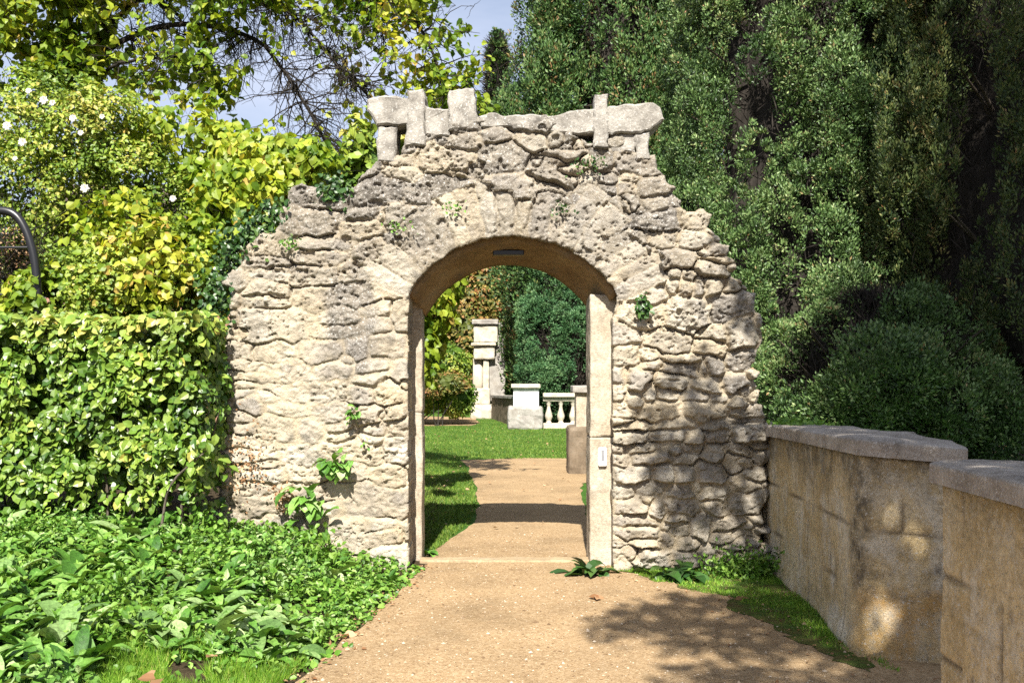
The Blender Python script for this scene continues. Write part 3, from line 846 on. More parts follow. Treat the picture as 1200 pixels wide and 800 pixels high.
# balustrade
bal = thing("balustrade", "pale stone balustrade with turned balusters, right of the white topped pier", "balustrade", tuple(P(690, 503, 27.9) * [1, 1, 0]))
mb = MB(); bx(mb, 636.5, 790, 460.5, 465.5, 27.85, .42, .03, 10, .008, 21); bx(mb, 636.5, 790, 465.8, 470, 27.95, .30, .02, 8, .006, 22); mb.build("top_rail", M['pale'], bal)
mb = MB(); bx(mb, 636.5, 790, 496, 505, 27.85, .40, .03, 10, .01, 23); mb.build("bottom_rail", M['pale'], bal)
zb, zt = P(0, 496, 28)[2], P(0, 470, 28)[2]; hh = zt - zb
prof = [(.085, 0), (.085, .06), (.06, .08), (.075, .14), (.105, .25), (.115, .33), (.10, .43), (.06, .62), (.048, .74), (.05, .82), (.07, .87), (.055, .90), (.085, .93), (.085, 1.0)]
for k in range(10):
    mb = MB(); c = P(643 + k * 14.2, 496, 28.06)
    lathe(mb, [(r_ * .95, zb + t * hh) for r_, t in prof], (c[0], 28.06, 0), 14); mb.build("baluster", M['pale'], bal, smooth=True)
# nearer pier half hidden by the right jamb
np_ = thing("stone_pier", "brown weathered pier with wide plinth, half hidden behind the archway's right jamb", "pier", tuple(P(690, 555, 15.6) * [1, 1, 0]))
mb = MB(); bx(mb, 671, 712, 452, 460, 15.55, .55, .015, 8, .008, 31); mb.build("cap", M['greystone'], np_)
mb = MB(); bx(mb, 675, 708, 460.3, 503, 15.62, .42, .015, 10, .008, 32); mb.build("shaft", M['jamb'], np_)
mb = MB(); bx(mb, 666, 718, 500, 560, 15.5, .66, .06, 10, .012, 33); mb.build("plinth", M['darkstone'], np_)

# ------------------------------------------------------------------ vegetation
M['hedge'] = leaf_mat("hedge_leaf", [(0, (.04, .10, .012)), (.3, (.10, .19, .022)), (.65, (.21, .30, .045)), (.9, (.36, .42, .09)), (1, (.42, .36, .08))], .38, .22, .45)
M['yellow'] = leaf_mat("yellowing_leaf", [(0, (.06, .13, .010)), (.3, (.14, .23, .018)), (.65, (.29, .36, .03)), (.93, (.46, .46, .06)), (1, (.50, .36, .09))], .45, .40, .35)
M['lime'] = leaf_mat("lime_green_leaf", [(0, (.06, .125, .014)), (.4, (.15, .235, .028)), (.75, (.28, .35, .05)), (1, (.42, .38, .09))], .45, .28, .35)
M['olive'] = leaf_mat("autumn_olive_leaf", [(0, (.06, .085, .015)), (.4, (.14, .15, .03)), (.7, (.25, .17, .05)), (.9, (.30, .12, .05)), (1, (.33, .24, .06))], .5, .25, .3)
M['yew'] = leaf_mat("yew_needle", [(0, (.024, .052, .015)), (.4, (.075, .14, .038)), (.8, (.18, .265, .09)), (.95, (.30, .34, .15)), (1, (.28, .15, .07))], .45, .10, .35)
M['yew_olive'] = leaf_mat("yew_olive_needle", [(0, (.022, .045, .014)), (.45, (.065, .095, .025)), (.8, (.14, .155, .045)), (.93, (.24, .20, .08)), (1, (.24, .11, .045))], .5, .10, .3)
M['yew_far'] = leaf_mat("yew_brown_green_needle", [(0, (.022, .055, .016)), (.45, (.065, .13, .032)), (.78, (.13, .19, .055)), (.9, (.19, .14, .055)), (1, (.26, .14, .06))], .5, .08, .3)
M['cypress'] = leaf_mat("cypress_spray", [(0, (.03, .09, .035)), (.5, (.075, .17, .065)), (1, (.16, .26, .11))], .5, .10, .3)
M['herb'] = leaf_mat("herb_leaf", [(0, (.04, .12, .014)), (.4, (.10, .23, .03)), (.8, (.19, .34, .07)), (1, (.33, .43, .19))], .5, .2, .35, 3.0, 45)
M['pale_herb'] = leaf_mat("pale_downy_leaf", [(0, (.08, .16, .04)), (.4, (.16, .27, .08)), (.8, (.27, .38, .15)), (1, (.40, .46, .25))], .6, .2, .25, 3.0, 40)
M['lawn'] = leaf_mat("lawn_blade", [(0, (.045, .10, .012)), (.5, (.105, .19, .022)), (.9, (.19, .27, .04)), (1, (.25, .22, .08))], .55, .2, .25, 1.2)
M['weed'] = leaf_mat("small_weed_leaf", [(0, (.05, .13, .014)), (.5, (.12, .25, .028)), (1, (.23, .36, .07))], .45, .25, .35)
M['darkherb'] = leaf_mat("dark_glossy_leaf", [(0, (.014, .045, .010)), (.6, (.035, .09, .016)), (1, (.08, .14, .03))], .4, .15, .45)
M['grass'] = leaf_mat("grass_blade", [(0, (.06, .16, .012)), (.5, (.14, .29, .022)), (.9, (.25, .40, .045)), (1, (.38, .37, .10))], .5, .25, .3)
M['dry'] = leaf_mat("dry_brown_leaf", [(0, (.16, .075, .03)), (.5, (.30, .175, .09)), (1, (.48, .33, .20))], .7, .1, .2)
M['petal'] = leaf_mat("white_petal", [(0, (.72, .70, .66)), (1, (.82, .80, .78))], .5, .2, .3)

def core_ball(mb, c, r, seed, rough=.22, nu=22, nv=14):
    """uneven solid dark core inside a crown"""
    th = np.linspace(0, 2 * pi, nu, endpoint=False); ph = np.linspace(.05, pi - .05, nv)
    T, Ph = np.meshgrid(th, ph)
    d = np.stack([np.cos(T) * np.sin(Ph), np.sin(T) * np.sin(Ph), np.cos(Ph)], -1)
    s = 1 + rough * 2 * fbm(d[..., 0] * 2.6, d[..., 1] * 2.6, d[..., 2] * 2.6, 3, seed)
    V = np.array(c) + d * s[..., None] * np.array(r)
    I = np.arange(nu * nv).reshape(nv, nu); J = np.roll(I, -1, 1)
    mb.add(V.reshape(-1, 3), [np.stack([I[:-1], I[1:], J[1:], J[:-1]], -1).reshape(-1, 4), I[0][None], I[-1][None, ::-1]], .08)  # darkest leaf tone puts the crown's inner shade into the colour
def blob_leaves(mb, c, r, n, L, W, droop=.3, thr=-.15, nsc=2.2, seed=0, shell=.55, tmpl=LEAF, tilt=.7, rmap=None, zmin=None):
    c, r = np.array(c, float), np.array(r, float)
    d = rdir(n * 2); rad = (shell ** 3 + (1.08 ** 3 - shell ** 3) * rng.random(n * 2)) ** (1 / 3)
    p = c + d * rad[:, None] * r
    q = fbm(p[:, 0] * nsc, p[:, 1] * nsc, p[:, 2] * nsc, 3, seed)
    k = q > thr
    if zmin is not None: k &= p[:, 2] > zmin
    p, d = p[k][:n], d[k][:n]
    m = len(p)
    N = norm(d * .55 + np.array([0, -.12, .55]) + rng.normal(size=(m, 3)) * tilt * .6)
    D = norm(np.cross(N, rdir(m)) + np.array([0, 0, -droop]))
    s = rng.uniform(.6, 1.25, m)
    rn = np.clip(.5 + .55 * fbm(p[:, 0] * 1.7 + 9, p[:, 1] * 1.7, p[:, 2] * 1.7, 2, seed + 9) + rng.normal(0, .2, m), 0, 1)
    leaves(mb, p, D, N, L * s, W * s, tmpl, rn if rmap is None else rmap(rn))
def stems(mb, base, tips, r0=.02, wig=.12, sides=5):
    for t in tips:
        b = np.array(base) + rng.normal(0, .08, 3) * [1, 1, 0]
        mid = [b + (np.array(t) - b) * f + rng.normal(0, wig, 3) * [1, 1, .4] for f in (.3, .65)]
        tube(mb, spline([b] + mid + [t], 8), np.linspace(r0, r0 * .3, 8), sides)
def twigs(mb, tips, n, L, r=.004, up=.2):
    for t in tips:
        for k in range(n):
            d = norm(rng.normal(size=3) + [0, 0, up]); q = np.array(t) + rng.normal(0, .1, 3)
            tube(mb, spline([q, q + d * L * .5 + rng.normal(0, .04, 3), q + d * L * rng.uniform(.7, 1.2)], 5), np.linspace(r, r * .4, 5), 3, cap=False)
def gz(x, y): return float(ground_z(np.array([x]), np.array([y]))[0])
def shrub(name, label, cat, base, blobs, mat, L, W, per, stem_mat=None, group=None, thr=-.15, droop=.3, nsc=2.2, seed=0, shell=.5, tmpl=LEAF, core=None, ntw=4, zmin=None):
    root = thing(name, label, cat, tuple(base), group)
    mb = MB()
    for i, (c, r) in enumerate(blobs):
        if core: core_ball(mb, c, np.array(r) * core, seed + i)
        blob_leaves(mb, c, r, per if not hasattr(per, '__len__') else per[i], L, W, droop, thr, nsc, seed + i * 7, shell, tmpl, zmin=zmin)
    mb.build("foliage", mat, root)
    sb = MB(); stems(sb, base, [np.array(c) + rng.normal(0, .2, 3) * np.array(r) for c, r in blobs for _ in range(2)], .022)
    twigs(sb, [c for c, r in blobs for _ in range(3)], ntw, .5)
    sb.build("stem", stem_mat or M['dark_bark'], root, smooth=True)
    return root

# ---- clipped hedge against the archway's left end
def build_hedge():
    x0, x1, y0, y1 = -5.4, -2.32, 7.30, 8.0
    zt = 2.0
    root = thing("clipped_hedge", "clipped leafy hedge with glossy yellow green leaves, left of the archway", "hedge", ((x0 + x1) / 2, (y0 + y1) / 2, .4))
    mb = MB()
    def surf(n, face):
        if face == 'front': p = np.stack([rng.uniform(x0, x1 - .02, n), np.full(n, y0), rng.uniform(.60, zt, n)], -1); nn = np.array([0, -1, .25])
        if face == 'top': p = np.stack([rng.uniform(x0, x1, n), rng.uniform(y0, y1, n), np.full(n, zt)], -1); nn = np.array([0, -.2, 1])
        if face == 'end': p = np.stack([np.full(n, x1), rng.uniform(y0, y1, n), rng.uniform(.5, zt, n)], -1); nn = np.array([1, -.3, .2])
        return p, np.tile(nn, (n, 1))
    for face, n in (('front', 25000), ('top', 7500), ('end', 3600)):
        p, nn = surf(n, face)
        bulge = .12 * fbm(p[:, 0] * 2.4, p[:, 2] * 2.8, p[:, 1] * 2, 3, 8)
        # thin, ragged foot
        foot = ss(.95, .60, p[:, 2] + .12 * fbm(p[:, 0] * 3, p[:, 1] * 3, 0, 2, 3))
        keep = rng.random(n) > foot * .9
        depth = rng.exponential(.075, n) - .03
        p = p - norm(nn) * (depth - bulge)[:, None]
        gap = fbm(p[:, 0] * 6, p[:, 2] * 6, p[:, 1] * 6, 3, 12) > -.16
        keep &= gap; p[:, 1] += np.where(rng.random(n) < .25, rng.uniform(0, .18, n), 0)
        p, nn = p[keep], nn[keep]; m = len(p)
        N = norm(nn * .7 + np.array([0, -.15, .45]) + rng.normal(size=(m, 3)) * .50)
        D = norm(np.cross(N, rdir(m)) + np.array([0, -.15, -.45]))
        s = rng.uniform(.55, 1.3, m)
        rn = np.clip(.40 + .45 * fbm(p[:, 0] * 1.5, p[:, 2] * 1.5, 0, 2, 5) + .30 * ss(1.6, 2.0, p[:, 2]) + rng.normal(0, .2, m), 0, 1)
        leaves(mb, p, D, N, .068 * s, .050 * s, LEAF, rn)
    # inner leaves and core box in the darkest tones, shade put into their colour
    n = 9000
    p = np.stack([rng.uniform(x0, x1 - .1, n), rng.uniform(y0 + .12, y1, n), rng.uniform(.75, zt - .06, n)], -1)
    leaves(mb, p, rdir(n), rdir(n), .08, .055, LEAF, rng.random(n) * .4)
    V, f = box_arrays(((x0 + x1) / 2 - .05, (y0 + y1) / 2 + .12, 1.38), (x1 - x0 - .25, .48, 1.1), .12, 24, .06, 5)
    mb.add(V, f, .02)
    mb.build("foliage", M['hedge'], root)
    sb = MB()
    for k in range(60):
        x, y = rng.uniform(x0, x1 - .05), rng.uniform(y0 + .1, y1 - .1)
        z = gz(x, y) - .03; t = np.array([x + rng.normal(0, .12), y + rng.normal(0, .08), 1.3])
        tube(sb, spline([[x, y, z], [x + rng.normal(0, .04), y, z + .4], t], 7), np.linspace(rng.uniform(.008, .022), .005, 7), 5)
    sb.build("stem", M['bark'], root, smooth=True)
    # young shoot sticking out at the end of the hedge
    sh = thing("sapling_shoot", "thin pale shoot with a few green leaves at the clipped hedge's right foot", "shoot", tuple(P(188, 612, 7.15)))
    sb = MB(); a = P(188, 625, 7.15); b = P(199, 570, 7.1); c = P(228, 540, 7.05); e = P(242, 528, 7.05)
    tube(sb, spline([a, b, c, e], 12), np.linspace(.011, .005, 12), 6); sb.build("stem", M['bark'], sh, smooth=True)
    lb = MB(); pp = spline([b, c, e], 16) + rng.normal(0, .05, (16, 3)); n = 40
    q = pp[rng.integers(6, 16, n)] + rng.normal(0, .05, (n, 3))
    leaves(lb, q, rdir(n) + [0, 0, -.2], rdir(n) * .5 + [0, -.5, .7], .085, .055, LEAF); lb.build("foliage", M['hedge'], sh)
build_hedge()

# ---- shrubs and climbers behind the hedge
def gp(x, y, d):
    p = P(x, y, d); return (p[0], p[1], gz(p[0], p[1]))
shrub("climbing_shrub", "tall climbing shrub with large yellow green heart shaped leaves, left of the archway's shoulder", "shrub", gp(300, 0, 10.2),
      [(P(255, 195, 10.3), (.62, .7, .42)), (P(322, 205, 10.0), (.55, .6, .45)), (P(300, 230, 9.8), (.6, .55, .5)), (P(375, 205, 9.9), (.34, .4, .36)), (P(210, 165, 10.4), (.55, .6, .36)), (P(285, 290, 9.6), (.42, .5, .6)), (P(240, 240, 10.4), (.5, .4, .5)), (P(350, 188, 10.3), (.4, .5, .26))],
      M['yellow'], .098, .084, [1500, 1500, 1200, 850, 1200, 850, 600, 600], thr=.0, droop=.7, nsc=2.6, seed=100, shell=.35, ntw=6)
shrub("low_yellow_shrub", "low bright yellow green shrub just above the top of the clipped hedge", "shrub", gp(150, 0, 9.0),
      [(P(180, 320, 9.0), (.5, .5, .5)), (P(110, 340, 9.0), (.5, .5, .42)), (P(215, 345, 8.9), (.35, .4, .40)), (P(60, 350, 8.9), (.4, .4, .3)), (P(150, 285, 9.3), (.6, .5, .5)), (P(235, 310, 9.2), (.35, .4, .45))],
      M['yellow'], .082, .070, 800, thr=.0, droop=.5, nsc=2.8, seed=160, shell=.4)
rose = shrub("rose_bush", "tall rambling rose bush with fine leaves and a few white blooms, behind the clipped hedge", "rose bush", gp(90, 0, 9.8),
      [(P(50, 150, 9.9), (.75, .6, .6)), (P(120, 170, 9.9), (.6, .6, .55)), (P(40, 230, 9.7), (.7, .6, .6)), (P(130, 235, 9.8), (.65, .6, .6)), (P(195, 250, 9.9), (.5, .5, .55)), (P(90, 290, 9.6), (.7, .6, .5)), (P(-40, 200, 9.8), (.6, .6, .8)), (P(20, 300, 9.8), (.5, .5, .5)), (P(150, 320, 9.15), (.6, .5, .45)), (P(215, 320, 9.2), (.4, .5, .45)), (P(100, 345, 8.95), (.55, .5, .4))],
      M['lime'], .046, .032, 5000, thr=-.02, droop=.3, nsc=3.0, seed=200, shell=.25, ntw=14)
for (x, y) in ((34, 107), (52, 118), (62, 121), (86, 139), (120, 137), (95, 156), (27, 167), (9, 148), (203, 233), (100, 221), (18, 186), (250, 0)):
    if y == 0: continue
    c = P(x, y, 9.15)
    mb = MB(); n = 16
    a = np.arange(n) * 2.4; tl = np.where(np.arange(n) < 8, .35, .9)
    D = np.stack([np.cos(a), -tl * .8, np.sin(a)], -1)
    leaves(mb, np.tile(c, (n, 1)) + D * .004, D, np.tile([0., -1, .2], (n, 1)) + D * .2, .034 * rng.uniform(.5, 1.3), .026, LEAF)
    mb.build("rose_bloom", M['petal'], rose)
# dark ivy over the left shoulder of the archway
def ivy(name, label, pts, n, spread, L, mat, d=7.93, seed=0):
    pts = [P(x, y, d) for x, y in pts]
    root = thing(name, label, "ivy", tuple(pts[0]))
    s = spline(pts, 60) if len(pts) > 1 else np.tile(pts[0], (60, 1))
    mb = MB(); q = s[rng.integers(0, 60, n)] + rng.normal(size=(n, 3)) * [spread, spread * .5, spread]
    N = norm(rng.normal(size=(n, 3)) * .5 + [0, -.8, .5]); D = norm(np.cross(N, rdir(n)) + [0, 0, -.5])
    leaves(mb, q, D, N, L * rng.uniform(.6, 1.3, n), L * .85 * rng.uniform(.6, 1.2, n), LEAF)
    mb.build("foliage", mat, root)
    sb = MB(); tube(sb, s + rng.normal(0, .01, s.shape), np.full(60, .007), 5); sb.build("stem", M['dark_bark'], root)
    return root
ivy("ivy", "dark green ivy spilling down the stepped left edge of the archway", [(335, 248), (305, 262), (283, 285), (268, 312), (256, 345), (252, 380)], 1100, .085, .05, M['darkherb'], 8.05)
ivy("ivy", "small tuft of dark ivy on the left shoulder of the archway", [(398, 226), (385, 218)], 160, .06, .05, M['darkherb'], 7.98)
# big leaves behind the broken carved stones
shrub("leafy_bush", "bush with dark and yellow leaves just behind the left end of the carved stones", "bush", gp(425, 0, 10.2),
      [(P(422, 165, 10.2), (.16, .3, .34)), (P(469, 166, 9.4), (.13, .3, .13)), (P(430, 190, 10.2), (.22, .3, .2)), (P(405, 215, 10.2), (.35, .3, .3))], M['lime'], .10, .085, 260, seed=260, shell=.2, thr=-.4)

# ---- trees
def limb_tree(root, trunk, limbs, crown_mat, bark, seed=0):
    """trunk polyline, limbs: (points, radius, twigs per metre, leaf probability, leaves per twig, L)"""
    r = np.random.default_rng(seed)
    tb = MB(); tube(tb, spline(trunk[0], 16), np.interp(np.linspace(0, 1, 16), [0, .08, 1], [trunk[1] * 1.35, trunk[1], trunk[2]]), 12)
    lp, ld = [], []
    Ls = []
    bb = MB()
    for pts, rad, tpm, lprob, lpt, L, droop in limbs:
        s = spline(pts, 26); s = s + np.cumsum(r.normal(0, .012, s.shape), 0)
        tube(bb, s, np.linspace(rad * .8, rad * .22, 26), 7)
        length = np.linalg.norm(np.diff(s, axis=0), axis=1).sum()
        for k in range(int(length * tpm)):
            i = r.integers(3, 26); o = s[i]
            d = norm(r.normal(size=3) * [1, .8, .7] + [0.15, 0, .1 - droop * .3])
            ln = r.uniform(.35, 1.05)
            q = [o]
            for m in range(5):
                d = norm(d + r.normal(0, .28, 3) + [0, 0, -droop * .28]); q.append(q[-1] + d * ln / 5)
            q = np.array(q); tube(bb, q, np.linspace(rad * .13 + .003, .0024, 6), 4, cap=False)
            leafy = r.random() < lprob
            for m in range(r.integers(3, 7)):
                j = r.integers(1, 6); d2 = norm(r.normal(size=3) + [0, 0, -droop * .5]); l2 = r.uniform(.12, .42)
                w = [q[j]]
                for _ in range(3):
                    d2 = norm(d2 + r.normal(0, .35, 3) + [0, 0, -droop * .2]); w.append(w[-1] + d2 * l2 / 3)
                w = np.array(w); tube(bb, w, np.linspace(.0042, .002, 4), 3, cap=False)
                if leafy:
                    for _ in range(lpt):
                        lp.append(w[r.integers(1, 4)] + r.normal(0, .05, 3)); ld.append(norm(r.normal(size=3) + [0, 0, -.7])); Ls.append(L)
    tb.build("trunk", bark, root, smooth=True)
    bb.build("branches", bark, root, smooth=True)
    mb = MB(); n = len(lp); lp, ld = np.array(lp), np.array(ld)
    N = norm(r.normal(size=(n, 3)) * .6 + [0, -.4, .7])
    rn = np.clip(.5 + .6 * fbm(lp[:, 0] * 1.5, lp[:, 1] * 1.5, lp[:, 2] * 1.5, 2, seed) + r.normal(0, .2, n), 0, 1)
    s = r.uniform(.6, 1.2, n) * np.array(Ls)
    leaves(mb, lp, ld, N, s, s * .82, LEAF, rn)
    mb.build("crown", crown_mat, root)
tx, ty = P(108, 0, 14)[0], 14.0
lt = thing("spreading_tree", "spreading autumn tree with dark trunk, half bare drooping twigs and yellow green leaves, upper left", "tree", (tx - .1, ty, 0))
Tp = lambda x, y, d: P(x, y, d)
limb_tree(lt, ([(tx - .1, ty, 0), (tx - .05, ty, 3), P(108, 100, 14), P(118, 40, 14), P(128, -60, 14), P(140, -200, 14.2)], .17, .08), [
    ([P(112, 70, 14), P(170, 35, 13.6), P(240, 25, 13.2), P(310, 45, 12.9), P(355, 95, 12.6), P(385, 150, 12.5), P(398, 185, 12.5)], .055, 38, .03, 5, .10, .7),
    ([P(118, 40, 14), P(190, -10, 13.5), P(270, -5, 13.2), P(340, 20, 12.9), P(390, 70, 12.7), P(430, 110, 12.6)], .05, 36, .07, 5, .10, .6),
    ([P(122, 0, 14), P(240, -70, 13.2), P(380, -70, 12.8), P(450, -20, 12.4), P(490, 30, 12.2), P(512, 80, 12.1), P(536, 108, 12.1)], .05, 18, .62, 8, .10, .55),
    ([P(125, -20, 14), P(260, -90, 13.4), P(370, -60, 13), P(430, 0, 12.8), P(455, 50, 12.6)], .04, 24, .25, 7, .10, .6),
    ([P(112, 80, 14), P(60, 40, 13.6), P(10, 30, 13.2), P(-50, 40, 13)], .05, 20, .85, 13, .12, .3),
    ([P(118, 40, 14), P(70, -10, 13.4), P(20, -20, 13), P(-40, -10, 12.8)], .05, 20, .85, 13, .12, .3),
    ([P(112, 85, 14), P(160, 70, 13.2), P(215, 70, 12.8), P(250, 90, 12.6)], .035, 16, .45, 9, .12, .4),
    ([P(125, -10, 14), P(190, -30, 13), P(260, -20, 12.6), P(320, 0, 12.4)], .04, 24, .45, 9, .11, .4),
    ([P(110, 95, 14), P(60, 85, 13.6), P(0, 80, 13.4)], .04, 20, .75, 11, .12, .3),
    ([P(125, -30, 14), P(60, -90, 13), P(120, -120, 12.6), P(220, -80, 12.6)], .04, 14, .7, 10, .12, .3),
], M['yellow'], M['dark_bark'], 5)

# ---- yews
def plume_mesh(mb, c, r, lean, n, L, W, outw, seed, zmin=.2, tall=1.0):
    """one upswept spray of a conifer: tufts of needles set over it"""
    nt = max(6, n // 40)
    d = rdir(nt * 3); d = d[(d @ outw) > -.30][:nt]; nt = len(d)
    tc_ = c + d * rng.uniform(.70, 1.12, nt)[:, None] * r
    tc_ = tc_ + lean * (d[:, 2:3]) * r[2] * .35
    tr = r[0] * rng.uniform(.22, .46, nt)
    i = np.repeat(np.arange(nt), 40); m = len(i)
    e = norm(rdir(m) + d[i] * .55 + [0, 0, .35])
    p = tc_[i] + e * (tr[i] * rng.uniform(.25, 1.05, m))[:, None] * np.array([1, 1, tall])
    k = p[:, 2] > zmin
    p, e, i = p[k], e[k], i[k]; m = len(p)
    D = norm(e + np.array([0, 0, .45 * tall]) + rng.normal(size=(m, 3)) * .35)
    N = norm(np.cross(D, rdir(m)))
    s = rng.uniform(.6, 1.3, m)
    rn = np.clip(.45 + rng.normal(0, .10) + rng.normal(0, .15, nt)[i] + rng.normal(0, .20, m), 0, 2); rn = np.abs(1 - np.abs(1 - rn))
    leaves(mb, p, D, N, L * s, W * s, DIAM, rn)
def yew(name, label, base, prof, mat, n_pl, per, L, W, pr=(.26, .26, .75), group=None, seed=0, lean=.35, face=-pi / 2, span=2.2, cat="yew tree", squash=1.0, trunk_r=.22, tall=1.0):
    """prof: (height, radius) of the crown; plumes set all round, densest towards the lawn side"""
    r = np.random.default_rng(seed)
    root = thing(name, label, cat, tuple(base), group)
    b = np.array(base, float); prof = np.array(prof, float)
    H = prof[-1, 0]; z0 = prof[0, 0]
    mb = MB()
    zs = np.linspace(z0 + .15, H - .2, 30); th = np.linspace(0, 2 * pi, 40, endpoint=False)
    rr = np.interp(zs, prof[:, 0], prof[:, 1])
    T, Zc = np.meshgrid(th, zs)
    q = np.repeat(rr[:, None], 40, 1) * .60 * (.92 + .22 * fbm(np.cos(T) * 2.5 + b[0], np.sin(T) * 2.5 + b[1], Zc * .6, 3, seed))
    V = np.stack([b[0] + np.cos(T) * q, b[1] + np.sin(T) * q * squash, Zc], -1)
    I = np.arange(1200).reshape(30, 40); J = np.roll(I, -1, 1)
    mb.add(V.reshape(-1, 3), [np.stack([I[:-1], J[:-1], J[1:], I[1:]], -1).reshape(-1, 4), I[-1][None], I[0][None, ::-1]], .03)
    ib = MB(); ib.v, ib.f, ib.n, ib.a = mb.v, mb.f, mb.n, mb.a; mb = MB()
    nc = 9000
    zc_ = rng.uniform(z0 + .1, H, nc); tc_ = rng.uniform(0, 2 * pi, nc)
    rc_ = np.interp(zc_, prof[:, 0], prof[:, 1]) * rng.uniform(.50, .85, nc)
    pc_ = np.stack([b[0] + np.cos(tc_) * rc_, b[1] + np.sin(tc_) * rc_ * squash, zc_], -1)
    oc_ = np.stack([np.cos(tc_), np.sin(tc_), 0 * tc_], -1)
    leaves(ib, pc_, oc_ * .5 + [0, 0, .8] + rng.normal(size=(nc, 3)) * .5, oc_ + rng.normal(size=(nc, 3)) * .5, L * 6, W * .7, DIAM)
    ib.build("dark_core_and_twigs", M['dark_bark'], root)  # solid core and blades coloured near black for the shaded gaps between plumes
    w = prof[:, 1]; 
    for k in range(n_pl):
        z = z0 + (H - z0) * r.random() ** .9
        while r.random() > np.interp(z, prof[:, 0], prof[:, 1]) / prof[:, 1].max() + .15: z = z0 + (H - z0) * r.random()
        a = face + r.uniform(-1, 1) * span if r.random() < .85 else r.uniform(0, 2 * pi)
        R_ = np.interp(z, prof[:, 0], prof[:, 1]) * r.uniform(.64, 1.08)
        o = np.array([cos(a), sin(a), 0])
        c = b * [1, 1, 0] + o * R_ * [1, squash, 1] + [0, 0, z]
        s = r.uniform(.7, 1.45)
        rad = np.array(pr) * s * [1, 1, r.uniform(.75, 1.3)]
        plume_mesh(mb, c, rad, o * lean, int(per * s * s), L, W, norm(o + [0, 0, .3]), seed + k, tall=tall)
    mb.build("crown", mat, root)
    tb = MB(); tube(tb, spline([b - [0, 0, .1], b + [.05, .03, H * .3], b + [0, 0, H * .7]], 10), np.linspace(trunk_r, .06, 10), 10)
    for k in range(26):
        z = r.uniform(z0, H * .7); a = face + r.uniform(-1.4, 1.4); R_ = np.interp(z, prof[:, 0], prof[:, 1]) * .9
        tube(tb, spline([b + [0, 0, z * .7], b + [cos(a) * R_ * .5, sin(a) * R_ * .5, z], b + [cos(a) * R_, sin(a) * R_, z + .5]], 8), np.linspace(.05, .012, 8), 5)
    tb.build("trunk", M['bark'], root, smooth=True)
    return root
G = "yew trees behind the parapet"
yew("yew_tree", "big sunlit yew with dense bright green sprays, directly right of the archway", (4.6, 15.6, 0), [(.2, 1.5), (1.2, 2.3), (3, 2.45), (5.5, 2.3), (8, 1.9), (10, 1.2), (11.5, .3)], M['yew'], 200, 1750, .052, .024, (.26, .26, .58), G, 11, lean=.25, tall=1.2)
yew("yew_tree", "dark olive yew in shade with upright brownish sprays, at the right edge of the photo", (7.0, 13.7, 0), [(1.55, 1.7), (2.1, 2.2), (3.5, 2.45), (6, 2.3), (8.5, 1.7), (10.5, .9), (12, .2)], M['yew_olive'], 210, 1700, .052, .021, (.19, .19, .80), G, 12, lean=.10, tall=2.4)
yew("yew_bush", "low rounded dark green yew bush under the olive yew, behind the parapet walls", (4.55, 12.6, 0), [(.25, 1.1), (.9, 1.5), (1.7, 1.4), (2.2, .9), (2.5, .3)], M['yew'], 40, 2000, .050, .024, (.34, .34, .32), None, 13, lean=.4, cat="yew bush", trunk_r=.1)
yew("yew_tree", "tall distant yew in brownish green columns, its tops rising above the archway against the sky", (4.4, 33, 0), [(.5, 2.6), (2.5, 4.0), (6, 4.5), (10, 4.35), (14, 3.6), (17, 2.2), (18.5, .6)], M['yew_far'], 190, 2100, .12, .055, (.62, .62, 1.9), G, 14, lean=.06, tall=1.7)
yew("yew_tree", "second distant yew, dark columns filling the gap behind the sunlit yew", (12.5, 31, 0), [(.5, 2.6), (3, 4.0), (8, 4.2), (12, 3.9), (16, 2.6), (18.5, .5)], M['yew_far'], 140, 1700, .13, .07, (.62, .62, 1.7), G, 15, lean=.06, tall=1.7)
yew("cypress", "green cypress with rounded sprays behind the balustrade, seen through the archway", (1.55, 30.0, 0), [(.25, .8), (1.2, 1.25), (2.4, 1.3), (3.4, 1.0), (4.4, .6), (5.1, .15)], M['cypress'], 62, 1300, .07, .03, (.25, .25, .42), None, 16, lean=.5, cat="cypress", trunk_r=.1)
yew("slender_conifer", "thin distant conifer standing alone in the strip of sky left of the tall yew", (-.68, 46, 0), [(3, .5), (8, .62), (12, .5), (15, .3), (16.6, .08)], M['yew_far'], 70, 700, .13, .07, (.24, .24, .8), None, 17, lean=.1, cat="conifer", trunk_r=.12)

# ---- greenery seen through the arch
shrub("leafy_shrub", "shrub with large yellow leaves close behind the archway's left jamb", "shrub", (-2.0, 12.4, 0),
      [(P(480, 350, 12.4), (.5, .4, .45)), (P(512, 355, 12.6), (.26, .3, .42)), (P(520, 320, 12.6), (.3, .3, .3)), (P(480, 420, 12.4), (.4, .35, .4)), (P(505, 405, 12.8), (.16, .2, .3))], M['yellow'], .105, .09, 420, seed=300, thr=-.3, droop=.7)
shrub("round_bush", "low dark green bush with reddish patches, left of the ruined column", "bush", (-2.9, 30.5, 0),
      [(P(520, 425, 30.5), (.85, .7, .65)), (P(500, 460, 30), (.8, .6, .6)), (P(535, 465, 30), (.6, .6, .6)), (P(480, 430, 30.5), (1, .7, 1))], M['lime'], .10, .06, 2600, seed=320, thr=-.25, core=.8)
shrub("red_bush", "small russet leaved bush in front of the dark green bush", "bush", (-2.2, 29.3, 0),
      [(P(528, 448, 29.2), (.55, .4, .34)), (P(505, 455, 29.2), (.5, .4, .3))], M['olive'], .08, .05, 1200, seed=330, thr=-.2, core=.75)
